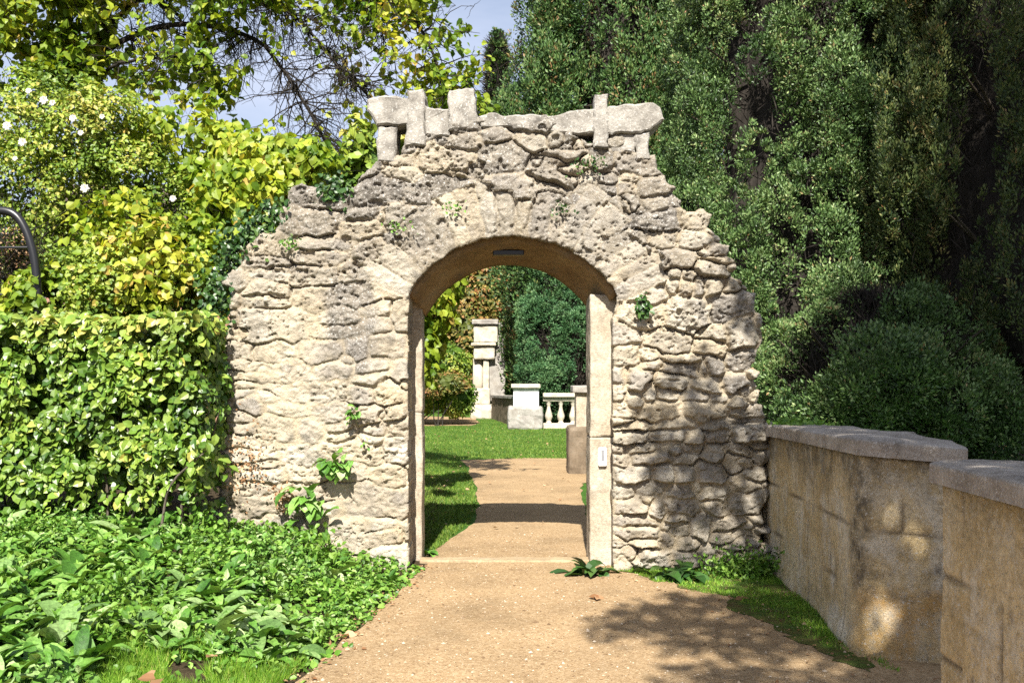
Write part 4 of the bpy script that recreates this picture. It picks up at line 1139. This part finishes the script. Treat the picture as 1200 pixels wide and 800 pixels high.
shrub("fine_bush", "light green bush beside the ruined column's grey slab", "bush", (.15, 35.4, 0),
      [(P(602, 440, 35.4), (.55, .5, .9)), (P(610, 470, 35), (.5, .4, .6)), (P(597, 405, 35.6), (.35, .4, .6))], M['weed'], .075, .035, 2200, seed=340, thr=-.25, core=.8)
shrub("autumn_tree", "autumn tree with mixed yellow, orange and russet leaves behind the ruined column", "tree", (-1.6, 41, 0),
      [(P(560, 345, 41), (1.5, 1, 1.6)), (P(530, 330, 41), (1.3, 1, 1.8)), (P(590, 325, 41.5), (1.0, .9, 1.6)), (P(545, 390, 40.5), (1.4, 1, 1.5)), (P(600, 370, 41.5), (.8, .8, 1.6)), (P(500, 360, 41), (1.4, 1, 1.8)), (P(560, 440, 41), (1.6, 1, 1.6)), (P(610, 300, 42), (.9, .9, 1.0))],
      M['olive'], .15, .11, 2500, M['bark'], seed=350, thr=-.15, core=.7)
shrub("background_tree", "green and yellow tree beyond the left side of the lawn", "tree", (-6.0, 38, 0),
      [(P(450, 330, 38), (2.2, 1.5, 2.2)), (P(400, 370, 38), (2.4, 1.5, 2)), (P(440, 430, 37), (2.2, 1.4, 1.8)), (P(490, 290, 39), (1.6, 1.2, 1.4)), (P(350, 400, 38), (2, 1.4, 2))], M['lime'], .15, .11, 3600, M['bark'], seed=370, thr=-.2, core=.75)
# row of trees closing the view
tl = ["wide", "tall"]
for i, (x, d, h, w, mt, lab) in enumerate(((-22, 34, 6.5, 4.2, 'lime', "broad green background tree far left behind the shrubs"), (-15, 40, 6.0, 4.0, 'olive', "russet background tree left of the brick house"),
                                            (2.5, 52, 8, 5, 'olive', "broad russet tree far behind the cypress"), (-6, 54, 6.0, 4.6, 'yellow', "yellow tree far beyond the lawn left of the ruined column"),
                                            (20, 36, 9, 5.0, 'yew_far', "dark tree beyond the right edge of the lawn"), (27, 48, 9, 6, 'lime', "green tree farthest right beyond the lawn"))):
    shrub("background_tree", lab, "tree", (x, d, 0), [((x, d, h * .55), (w * .8, w * .7, h * .42)), ((x - w * .45, d, h * .35), (w * .6, w * .5, h * .34)), ((x + w * .45, d + .5, h * .38), (w * .6, w * .5, h * .36)), ((x, d - .5, h * .25), (w * .9, w * .5, h * .25))],
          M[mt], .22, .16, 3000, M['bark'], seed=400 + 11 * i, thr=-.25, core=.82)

# ---- brick house glimpsed through the shrubs
house = thing("brick_house", "brown brick house with a white framed window, glimpsed between the shrubs at upper left", "house", (-8.6, 28, 0))
mb = MB(); V, f = box_arrays((-8.6, 30, 2.9), (9, 4, 5.8), .02, 2); mb.add(V, f)
hb = NT("red_brown_brick"); br = hb.n.new("ShaderNodeTexBrick"); br.inputs["Scale"].default_value = 4.5
br.inputs["Color1"].default_value = (.22, .09, .055, 1); br.inputs["Color2"].default_value = (.30, .14, .09, 1); br.inputs["Mortar"].default_value = (.35, .30, .25, 1)
hb.link(hb.map((1, 1, 1), (R(90), 0, 0)), br.inputs[0]); hbm = hb.done(br.outputs[0], .9)
mb.build("wall", hbm, house)
mb = MB(); a = np.array([[-13.3, 27.7, 5.8], [-3.9, 27.7, 5.8], [-3.9, 32.3, 5.8], [-13.3, 32.3, 5.8], [-13.3, 30, 7.2], [-3.9, 30, 7.2]])
mb.add(a, [np.array([(0, 1, 5, 4), (2, 3, 4, 5), (0, 3, 2, 1)]), np.array([(0, 4, 3), (1, 2, 5)])]); mb.build("roof", m_plain("brown_roof_tile", (.10, .07, .055), .8), house)
glass = m_plain("dark_window_glass", (.03, .04, .05), .08, .6)
for wx in (-10.6, -8.25, -5.9):
    mb = MB()
    for (cx, cz, w, h) in ((-.55, 0, .08, 1.5), (.55, 0, .08, 1.5), (0, .72, 1.02, .08), (0, -.72, 1.02, .08), (0, 0, .05, 1.36), (0, .1, 1.02, .05)):
        V, f = box_arrays((wx + cx, 27.97 - (.01 if w == .05 else 0) + (.012 if h == .05 else 0), 4.3 + cz), (w, .08, h), .006); mb.add(V, f)
    wf = mb.build("window_frame", M['white'], house)
    mb = MB(); V, f = box_arrays((wx, 27.99, 4.3), (1.02, .02, 1.36)); mb.add(V, f); mb.build("pane", glass, wf)

# ---- black metal hoop at the left edge
hoop = thing("garden_hoop", "black metal garden hoop arching out of the foliage at the left edge", "garden arch", tuple(P(20, 380, 8.6)))
mb = MB()
pts = [P(-46, 400, 8.6), P(-44, 330, 8.6), P(-36, 280, 8.6), P(-18, 252, 8.6), P(4, 247, 8.6), P(22, 256, 8.6), P(36, 285, 8.6), P(43, 325, 8.6), P(46, 400, 8.6)]
tube(mb, spline(pts, 50), np.full(50, .036), 12); 
mb.build("hoop_tube", M['metal'], hoop, smooth=True)
mb = MB()
for y in (290, 345):
    mb = MB(); tube(mb, np.array([P(-40, y, 8.6), P(40, y, 8.6)]), np.full(2, .012), 8); mb.build("crossbar", M['metal'], hoop)
shrub("bare_bush", "tangle of bare brown twigs inside the black metal hoop", "bush", gp(12, 0, 9.0), [(P(10, 330, 9.0), (.22, .2, .3)), (P(20, 290, 9.1), (.15, .2, .2))], M['dry'], .04, .02, 220, seed=290, ntw=45, thr=-.5)

# ---- trees behind the camera whose shade falls on the right half
def shade_tree(name, label, base, blobs, n, L, seed):
    root = thing(name, label, "tree", base)
    mb = MB()
    for i, (c, r) in enumerate(blobs): blob_leaves(mb, c, r, int(n * min(1.2, r[0] * r[1] / 1.1)) if L < .2 else n, L, L * .75, .4, .02 if L < .2 else -.16, 1.9 if L < .2 else .9, seed + i, .2)
    mb.build("crown", M['lime'], root)
    tb = MB(); b = np.array(base)
    top = np.mean([c for c, r in blobs], 0)
    tube(tb, spline([b, b + (top - b) * [.2, .2, .5], top], 12), np.linspace(.3, .1, 12), 10)
    for c, r in blobs: tube(tb, spline([b + (top - b) * [.2, .2, .5], (np.array(c) + top) / 2, c], 8), np.linspace(.12, .03, 8), 6)
    tb.build("trunk", M['bark'], root, smooth=True)
shade_tree("shade_tree", "broad leafy tree standing behind the viewer, right of the path", (4.4, -2.5, 0),
           [((2.15, -1.0, 7.3), (1.05, 1.3, .95)), ((3.6, -1.4, 7.6), (1.4, 1.6, 1.3)), ((4.4, -2.4, 8.6), (1.6, 1.6, 1.2)), ((1.45, -.75, 7.2), (1.15, 1.0, .5)), ((1.55, .7, 7.0), (.85, .9, .4)), ((1.7, 1.9, 6.9), (.75, .75, .35)), ((2.7, 1.2, 7.0), (.8, 1.3, .5)), ((1.9, 2.9, 7.0), (.5, .6, .3)), ((.80, -.75, 7.2), (.65, .55, .3)), ((1.95, 3.7, 7.0), (.5, .7, .25)), ((1.2, 2.2, 7.0), (.5, .7, .25)), ((1.6, -2.0, 7.2), (1.2, .8, .45))], 1500, .09, 600)
shade_tree("shade_tree", "very tall tree standing behind the viewer, far right of the path", (9, -4, 0),
           [((7.6, -2, 20.5), (3.4, 3, 2.6)), ((8.0, -3, 16.5), (3.6, 3, 2.6)), ((9.2, -3, 13), (3.6, 3, 2.6)), ((6.4, -2.5, 18.2), (2.0, 2.2, 1.5)), ((11, -4, 18), (3.5, 3, 4)), ((6.6, -1, 23), (2.2, 2, 1.4)), ((4.7, -6.2, 20), (1.9, 2.2, 1.6)), ((7.2, -6.5, 20.5), (3, 2.6, 2)), ((5.2, -4.2, 18), (1.3, 1.6, 1.4))], 2600, .30, 620)

# ---- the bed left of the path
def straps(mb, base, n, L, W, up=(.5, 1.3), seed=0, rows=6, r0=.01):
    """arching broad leaves from one crown"""
    r = np.random.default_rng(seed)
    base = np.asarray(base, float)
    if base.ndim == 1: base = np.tile(base, (n, 1))
    a = r.uniform(0, 2 * pi, n); el = r.uniform(up[0], up[1], n); Ls = L * r.uniform(.55, 1.2, n); Ws = W * r.uniform(.7, 1.2, n); bend = r.uniform(.7, 2.1, n)
    t = np.linspace(0, 1, rows); wid = np.sin(pi * np.clip(t * .93 + .05, 0, 1)) ** .8; wid[-1] = .03; wid[0] = .12
    out = np.stack([np.cos(a), np.sin(a), 0 * a], -1); side = np.stack([-np.sin(a), np.cos(a), 0 * a], -1)
    ang = el[:, None] - bend[:, None] * t[None] ** 1.2
    dx = np.cumsum(np.cos(ang), 1) / rows; dz = np.cumsum(np.sin(ang), 1) / rows
    dx -= dx[:, :1]; dz -= dz[:, :1]
    C = base[:, None] + out[:, None] * (dx * Ls[:, None])[..., None] + np.array([0, 0, 1.]) * (dz * Ls[:, None])[..., None] + out[:, None] * r0
    tw = r.normal(0, .25, n)
    nrm = np.stack([-np.sin(ang), np.cos(ang)], -1)
    Nn = out[:, None] * nrm[..., 0:1] + np.array([0, 0, 1.]) * nrm[..., 1:2]
    wv = .10 * np.sin(t * 14)[None, :] * r.uniform(.3, 1, n)[:, None]
    h = (wid[None] * Ws[:, None] / 2)
    Lf = C + side[:, None] * h[..., None] + Nn * (h * (.38 + wv + tw[:, None]))[..., None]
    Rt = C - side[:, None] * h[..., None] + Nn * (h * (.38 - wv - tw[:, None]))[..., None]
    V = np.stack([Lf, C, Rt], 2)                                      # n, rows, 3, xyz
    I = np.arange(n * rows * 3).reshape(n, rows, 3)
    f = np.concatenate([np.stack([I[:, :-1, k], I[:, :-1, k + 1], I[:, 1:, k + 1], I[:, 1:, k]], -1).reshape(-1, 4) for k in (0, 1)])
    mb.add(V.reshape(-1, 3), f, np.repeat(np.clip(r.normal(.5, .25, n), 0, 1), rows * 3))
def bed_ok(x, y): return (x < path_left(y) + .035 + .06 * vnoise(y * 5, y * 0, 0, 4))
cover = MB()
n = 26000
x = rng.uniform(-5, -.62, n); y = rng.uniform(4.3, 8.0, n)
k = bed_ok(x, y) & ((y > 5.25 + .10 * vnoise(x * 3, x * 0)) | (x < -2.0 + .15 * vnoise(y * 3, y * 0)) | (rng.random(n) < .12)) & (fbm(x * 2.2, y * 2.2, 0, 3, 31) > -.32)
x, y = x[k], y[k]; m = len(x)
hgt = (.06 + .06 * ss(5.6, 7.6, y) + .06 * fbm(x * 1.8, y * 1.8, 0, 3, 9)) * ss(0, .35, path_left(y) - x + .09)
z = ground_z(x, y) + np.clip(hgt, .01, 1) * rng.random(m) ** .6
N = norm(rng.normal(size=(m, 3)) * .5 + [0, -.2, .9]); D = norm(np.cross(N, rdir(m)) + [0, -.1, -.1])
s = rng.uniform(.5, 1.25, m)
leaves(cover, np.stack([x, y, z], -1), D, N, .048 * s, .032 * s, LEAF)
tag(cover.build("ground_cover", M['weed']), "low mat of small leaved weeds covering the bed between the tall hedge and the path", "ground cover", kind="stuff")
clump_src = []
for v in range(8):
    pale = v in (2, 5)
    root = thing("leafy_clump", "pale broad leaved clump with floppy leaves in the dense bed left of the path" if pale else ("bushy small leaved clump in the dense bed left of the path" if v in (3, 6) else "broad leaved green clump in the dense bed left of the path"), "plant", (0, 0, 0), "broad leaved clumps in the bed" if not pale and v not in (3, 6) else ("pale floppy clumps in the bed" if pale else "bushy small leaved clumps in the bed"))
    mb = MB()
    if pale: straps(mb, np.zeros(3) + rng.normal(0, .03, (16, 3)) * [1, 1, 0], 16, .36, .125, (.3, 1.0), 70 + v, 8)
    elif v in (3, 6):
        n = 240; q = np.abs(rng.normal(size=(n, 3))) * [.10, .10, .13] * rng.choice([-1, 1], (n, 3)) * [1, 1, 0] + np.array([0, 0, 1.]) * np.abs(rng.normal(0, .12, (n, 1)))
        leaves(mb, q, rdir(n) + [0, 0, -.1], rdir(n) * .6 + [0, -.2, .9], .062 * rng.uniform(.6, 1.3, n), .038, LEAF)
    else: straps(mb, np.zeros(3) + rng.normal(0, .03, (26, 3)) * [1, 1, 0], 26, .30, .085, (.25, 1.25), 70 + v, 8)
    mb.build("foliage" if v in (3, 6) else "leaf_rosette", M['pale_herb'] if pale else (M['weed'] if v == 3 else M['herb']), root, smooth=v not in (3, 6))
    clump_src.append(root)
pos = []
tries = 0
r_ = np.random.default_rng(99)
while len(pos) < 190 and tries < 9000:
    tries += 1
    x, y = r_.uniform(-4.2, -.72), r_.uniform(4.5, 7.6)
    if x > path_left(y) - .12: continue
    if x < -.53 * y - .2: continue
    if all((x - a) ** 2 + (y - b) ** 2 > .18 ** 2 for a, b in pos): pos.append((x, y))
for i, (x, y) in enumerate(pos):
    if x > -2.05 and y < 5.4: y += .75
    o = clump_src[i] if i < 8 else copy_tree(clump_src[i % 8])
    o.location = (x, y, gz(x, y) + .01); o.rotation_euler = (0, 0, r_.uniform(0, 6.3))
    sc = r_.uniform(.42, .95) * (1 if x < path_left(y) - .4 else .8); o.scale = (sc, sc, sc * r_.uniform(.8, 1.25))
# grass
def grass(name, label, xy, h, mat, w=.006, lean=.45):
    mb = MB(); m = len(xy)
    p = np.concatenate([xy, ground_z(xy[:, 0], xy[:, 1])[:, None] + .003], 1)
    D = norm(rng.normal(size=(m, 3)) * [lean, lean, 0] + [0, 0, 1]); N = norm(rng.normal(size=(m, 3)) * [1, 1, .2])
    hh = h * rng.uniform(.4, 1.3, m)
    leaves(mb, p, D, N, hh, w * rng.uniform(.7, 1.4, m), TRI)
    return tag(mb.build(name, mat), label, "grass", kind="stuff")
n = 60000
xy = np.stack([rng.uniform(-2.5, -1.0, n), rng.uniform(4.25, 5.8, n)], -1)
g = (xy[:, 0] < path_left(xy[:, 1]) - .05) & (xy[:, 0] > -2.15 + .2 * vnoise(xy[:, 1] * 4, xy[:, 1] * 0)) & (fbm(xy[:, 0] * 2.5, xy[:, 1] * 2.5, 0, 3, 3) + .8 * (5.45 - xy[:, 1]) > -.1)
grass("grass", "bright grass at the front edge of the bed, lower left", xy[g], .075, M['grass'], .005)
n = 95000
xy = np.stack([rng.uniform(.7, 2.15, n), rng.uniform(5.3, 8.1, n)], -1)
lim = np.interp(xy[:, 1], [5.3, 5.7, 6.2, 7.0, 7.8, 8.1], [2.05, 1.86, 1.68, 1.52, .95, .8])
g = (xy[:, 0] > lim + .10 * fbm(xy[:, 0] * 4, xy[:, 1] * 4, 0, 3, 6)) & (xy[:, 0] < 2.06) & (fbm(xy[:, 0] * 3, xy[:, 1] * 3, 0, 3, 8) + rng.normal(0, .28, n) > -.12)
grass("grass", "mossy grass strip along the foot of the archway and parapet, right of the path", xy[g], .038, M['grass'], .006, .8)
n = 150000
u = rng.random(n); yy = 8.9 * (40 / 8.9) ** (u ** .9)
xx = rng.uniform(-.16, .11, n) * yy - .1
from_path = np.interp(yy, [8.6, 9.6, 10.4, 11.8, 14, 16.4, 17.9, 18.3], [-.69, -.55, -.42, -.38, -.5, -.72, -.9, -.9])
onp = (yy < 18.2) & (xx > from_path - .03)
onp |= (yy > 29.2) & (yy < 35.5) & (xx < -1.05) & (xx > -9)
xy = np.stack([xx, yy], -1)[~onp]
grass("lawn_grass", "lawn grass seen through the archway", xy, .045, M['lawn'], .010, .7)
n = 60000
yy = rng.uniform(12, 30, n); xx = rng.uniform(.38, .62, n) * yy
ok = ~((xx > 8.7) & (yy > 18.4) & (yy < 22.2))
grass("lawn_grass", "lawn grass beyond the parapet at the right edge", np.stack([xx, yy], -1)[ok], .05, M['lawn'], .012, .6)

# ---- plants on and at the foot of the wall
def wall_plant(label, x, y, n, L, W, mat, d=7.93, up=(-.3, 1.1), seed=0, sz=.06, name="wall_plant"):
    c = P(x, y, d); root = thing(name, label, "plant", tuple(c))
    mb = MB(); r = np.random.default_rng(seed)
    b = c + r.normal(size=(n, 3)) * [sz, .01, sz * 1.3]
    k = n
    q = MB(); straps(q, b, k, L, W, up, seed)
    V = q.v[0]; V[:, 1] = np.where(V[:, 1] > d - .01, d - .01 - (V[:, 1] - d + .01) * .6, V[:, 1])
    q.v[0] = V
    q.build("leaf_rosette", mat, root, smooth=True)
    sb = MB(); tube(sb, spline([c + [0, .12, -.04], c + [0, .02, -.02], c + [0, -.02, .03]], 6), np.linspace(.012, .006, 6), 6); sb.build("stem", M['bark'], root)
    return root
wall_plant("large drooping leafy plant rooted in the wall just above the bed, lower of the pair", 358, 588, 26, .22, .095, M['herb'], 7.9, (-.5, 1.2), 801, .05)
wall_plant("bushy bright green plant rooted in the wall, upper of the pair left of the doorway", 393, 548, 30, .17, .085, M['herb'], 7.9, (-.5, 1.3), 802, .06)
wall_plant("small green sprig growing from a joint in the wall left of the doorway", 418, 487, 12, .10, .045, M['herb'], 7.92, (.0, 1.2), 803, .03)
wall_plant("tiny green sprout on the wall under the small sprig", 426, 519, 5, .06, .03, M['herb'], 7.93, (.0, 1.0), 804, .015)
ivy("ivy", "small dark ivy sprig on the archway right of the spring of the arch", [(752, 350), (754, 368)], 70, .025, .045, M['darkherb'], 7.9)
for (x, y, nn, lab) in ((690, 192, 70, "mossy weed tuft on the wall below the upright carved post"), (530, 243, 30, "tiny weed tuft high on the wall above the arch, left of centre"), (657, 245, 34, "thin hanging weed just right of the arch's crown"), (465, 266, 34, "tiny weed tuft on the wall at the left haunch of the arch"), (338, 286, 45, "small weed tuft near the top of the wall's left shoulder")):
    c = P(x, y, 7.93); root = thing("weed_tuft", lab, "weed", tuple(c)); mb = MB()
    q = c + rng.normal(size=(nn, 3)) * [.06, .015, .03]
    leaves(mb, q, rdir(nn) + [0, -.6, .1], rdir(nn) + [0, -.5, .5], .030, .02, LEAF); mb.build("foliage", M['darkherb'] if x > 600 else M['herb'], root)
c = P(285, 548, 7.92); dead = thing("dead_creeper", "patch of dead brown creeper clinging to the lower left of the wall", "creeper", tuple(c))
mb = MB(); n = 420; a = rng.normal(size=(n, 2))[:n // 2] * [.085, .17]
g = fbm(a[:, 0] * 12, a[:, 1] * 12, 0, 3, 3) > -.1; a = a[g[:len(a)]]; n = len(a)
q = c + np.stack([a[:, 0], rng.normal(0, .012, n), a[:, 1]], -1)
leaves(mb, q, rdir(n), rdir(n) * .6 + [0, -1, .3], .024, .015, LEAF); mb.build("foliage", M['dry'], dead)
c2 = P(330, 585, 7.92); mb = MB(); n = 60
leaves(mb, c2 + rng.normal(size=(n, 3)) * [.05, .01, .06], rdir(n), rdir(n) * .6 + [0, -1, .3], .032, .02, LEAF); mb.build("foliage", M['dry'], dead)
for (x, y, d, nn, L, W, lab, mt) in ((692, 662, 7.85, 26, .26, .085, "dark leafy plant at the foot of the right jamb, by the threshold", 'darkherb'),
                                  (790, 672, 7.7, 34, .34, .085, "dark long leaved plant at the foot of the archway's right flank", 'darkherb'),
                                  (500, 640, 8.75, 18, .14, .05, "little weed with tiny yellow flowers behind the left jamb", 'herb')):
    p = P(x, y, d); root = thing("leafy_plant", lab, "plant", (p[0], p[1], 0))
    mb = MB(); straps(mb, np.array([p[0], p[1], .01]) + rng.normal(size=(nn, 3)) * [.10 if nn > 30 else .05, .04, 0], nn, L, W, (.1, 1.2), int(x)); mb.build("leaf_rosette", M[mt], root)
p = P(872, 672, 7.75)
fern = thing("weed_tuft", "bright green feathery weed in the corner between the archway and the parapet", "weed", (p[0], p[1], 0))
mb = MB(); n = 1100; q = np.array([p[0], p[1], .02]) + np.abs(rng.normal(size=(n, 3))) * [.16, .08, .10] * rng.choice([-1, 1], (n, 3)) * [1, 1, 0] + np.array([0, 0, 1]) * np.abs(rng.normal(0, .08, (n, 1)))
q[:, 0] = np.minimum(q[:, 0], 2.05); q[:, 1] = np.minimum(q[:, 1], 7.95)
leaves(mb, q, rdir(n) + [0, 0, .6], rdir(n) + [0, -.4, .8], .04, .02, LEAF); mb.build("foliage", M['weed'], fern)
p = P(915, 494, 7.95)
mo = thing("weed_tuft", "low green creeper on top of the parapet coping beside the archway", "weed", (p[0], p[1], 1.17))
mb = MB(); n = 420; q = np.array([p[0] + .12, p[1] - .1, 1.175]) + rng.normal(size=(n, 3)) * [.10, .16, .0] + np.array([0, 0, 1]) * np.abs(rng.normal(0, .022, (n, 1)))
leaves(mb, q, rdir(n), rdir(n) + [0, -.4, 1.], .035, .025, LEAF); mb.build("foliage", M['weed'], mo)
# ---- fallen leaves
for (x, y, s, lab) in ((702, 703, .11, "curled brown dead leaf on the gravel in front of the right flank"), (870, 704, .085, "pale dry leaf lying on the mossy strip"), (808, 752, .03, "small dark leaf on the gravel, right of centre"),
                       (38, 766, .14, "big dry brown leaf lying on the bed at lower left"), (182, 744, .12, "pinkish dry leaf among the clumps"), (402, 747, .11, "tan dry leaf at the edge of bed and gravel"), (325, 772, .10, "brown dry leaf at the front edge of the bed"), (248, 722, .06, "small red brown leaf among the clumps"), (640, 488, .0, "")):
    if s == 0: continue
    d = 1872 / (y - 435); px_ = (x - 600) / F * d
    zz = gz(px_, d)
    if zz > .02: d = (1.6 - zz - .12) * F / (y - 435); px_ = (x - 600) / F * d; zz = gz(px_, d) + .12
    root_z = zz + .014
    mb = MB(); nn = 3 if s > .05 else 1
    leaves(mb, np.array([[px_, d, root_z + .006]]) + rng.normal(size=(nn, 3)) * [s * .12, s * .1, .002], norm(rng.normal(size=(nn, 3)) * [1, 1, .12]), np.tile([.15, -.35, 1.], (nn, 1)) + rng.normal(0, .2, (nn, 3)), s * .75, s * .5, LEAF)
    tag(mb.build("fallen_leaf", M['dry']), lab, "leaf")
# ---- loose pebbles in the gravel
n = 9000
yy = 4.8 + rng.random(n) ** 1.3 * 5; xx = rng.uniform(-1.3, 2.0, n)
k = (xx > path_left(yy)) & ((yy < 8.1) & (xx < 1.9) | (np.abs(xx) < .6))
xx, yy = xx[k], yy[k]; n = len(xx)
mb = MB(); o = np.array([(1, 0, 0), (0, 1, 0), (-1, 0, 0), (0, -1, 0), (0, 0, .7), (0, 0, -.6)], float)
of = np.array([(0, 1, 4), (1, 2, 4), (2, 3, 4), (3, 0, 4), (1, 0, 5), (2, 1, 5), (3, 2, 5), (0, 3, 5)])
rs = (.0022 + rng.exponential(.0021, n))[:, None, None]
V = np.stack([xx, yy, np.full(n, .011)], -1)[:, None] + o[None] * rs * rng.uniform(.7, 1.3, (n, 6, 1))
mb.add(V.reshape(-1, 3), (np.arange(n)[:, None, None] * 6 + of[None]).reshape(-1, 3), np.repeat(rng.random(n), 6))
pm = NT("loose_pebble"); pmm = pm.done(pm.ramp(pm.attr("rnd"), [(0, (.12, .075, .04)), (.5, (.30, .20, .11)), (1, (.52, .44, .34))]), .9)
tag(mb.build("pebbles", pmm), "loose pebbles scattered over the sandy gravel path", "pebbles", kind="stuff")

# ---- leaf litter along the path edges and on the lawn
n = 420
yy = 4.6 + rng.random(n) * 3.6; side = rng.random(n) < .6
xx = np.where(side, path_left(yy) + rng.normal(.0, .07, n), np.interp(yy, [5.3, 5.7, 6.2, 7.0, 7.8, 8.1], [1.95, 1.78, 1.6, 1.45, .95, .8]) + rng.normal(0, .22, n))
z = np.maximum(ground_z(xx, yy), 0) + .018
n2 = 200; y2 = 9 + rng.random(n2) ** .7 * 20; x2 = rng.uniform(-.13, .10, n2) * y2
xx = np.concatenate([xx, x2]); yy = np.concatenate([yy, y2]); z = np.concatenate([z, np.full(n2, .03)]); n = len(xx)
mb = MB(); s_ = np.where(yy > 8.5, .05, .024) * rng.uniform(.4, 1.4, n)
leaves(mb, np.stack([xx, yy, z], -1), norm(rng.normal(size=(n, 3)) * [1, 1, .2]), norm(rng.normal(size=(n, 3)) * .35 + [0, -.1, 1.]), s_, s_ * .65, LEAF)
tag(mb.build("leaf_litter", M['dry']), "small dry leaf scraps scattered along the path edges and lawn", "leaf litter", kind="stuff")
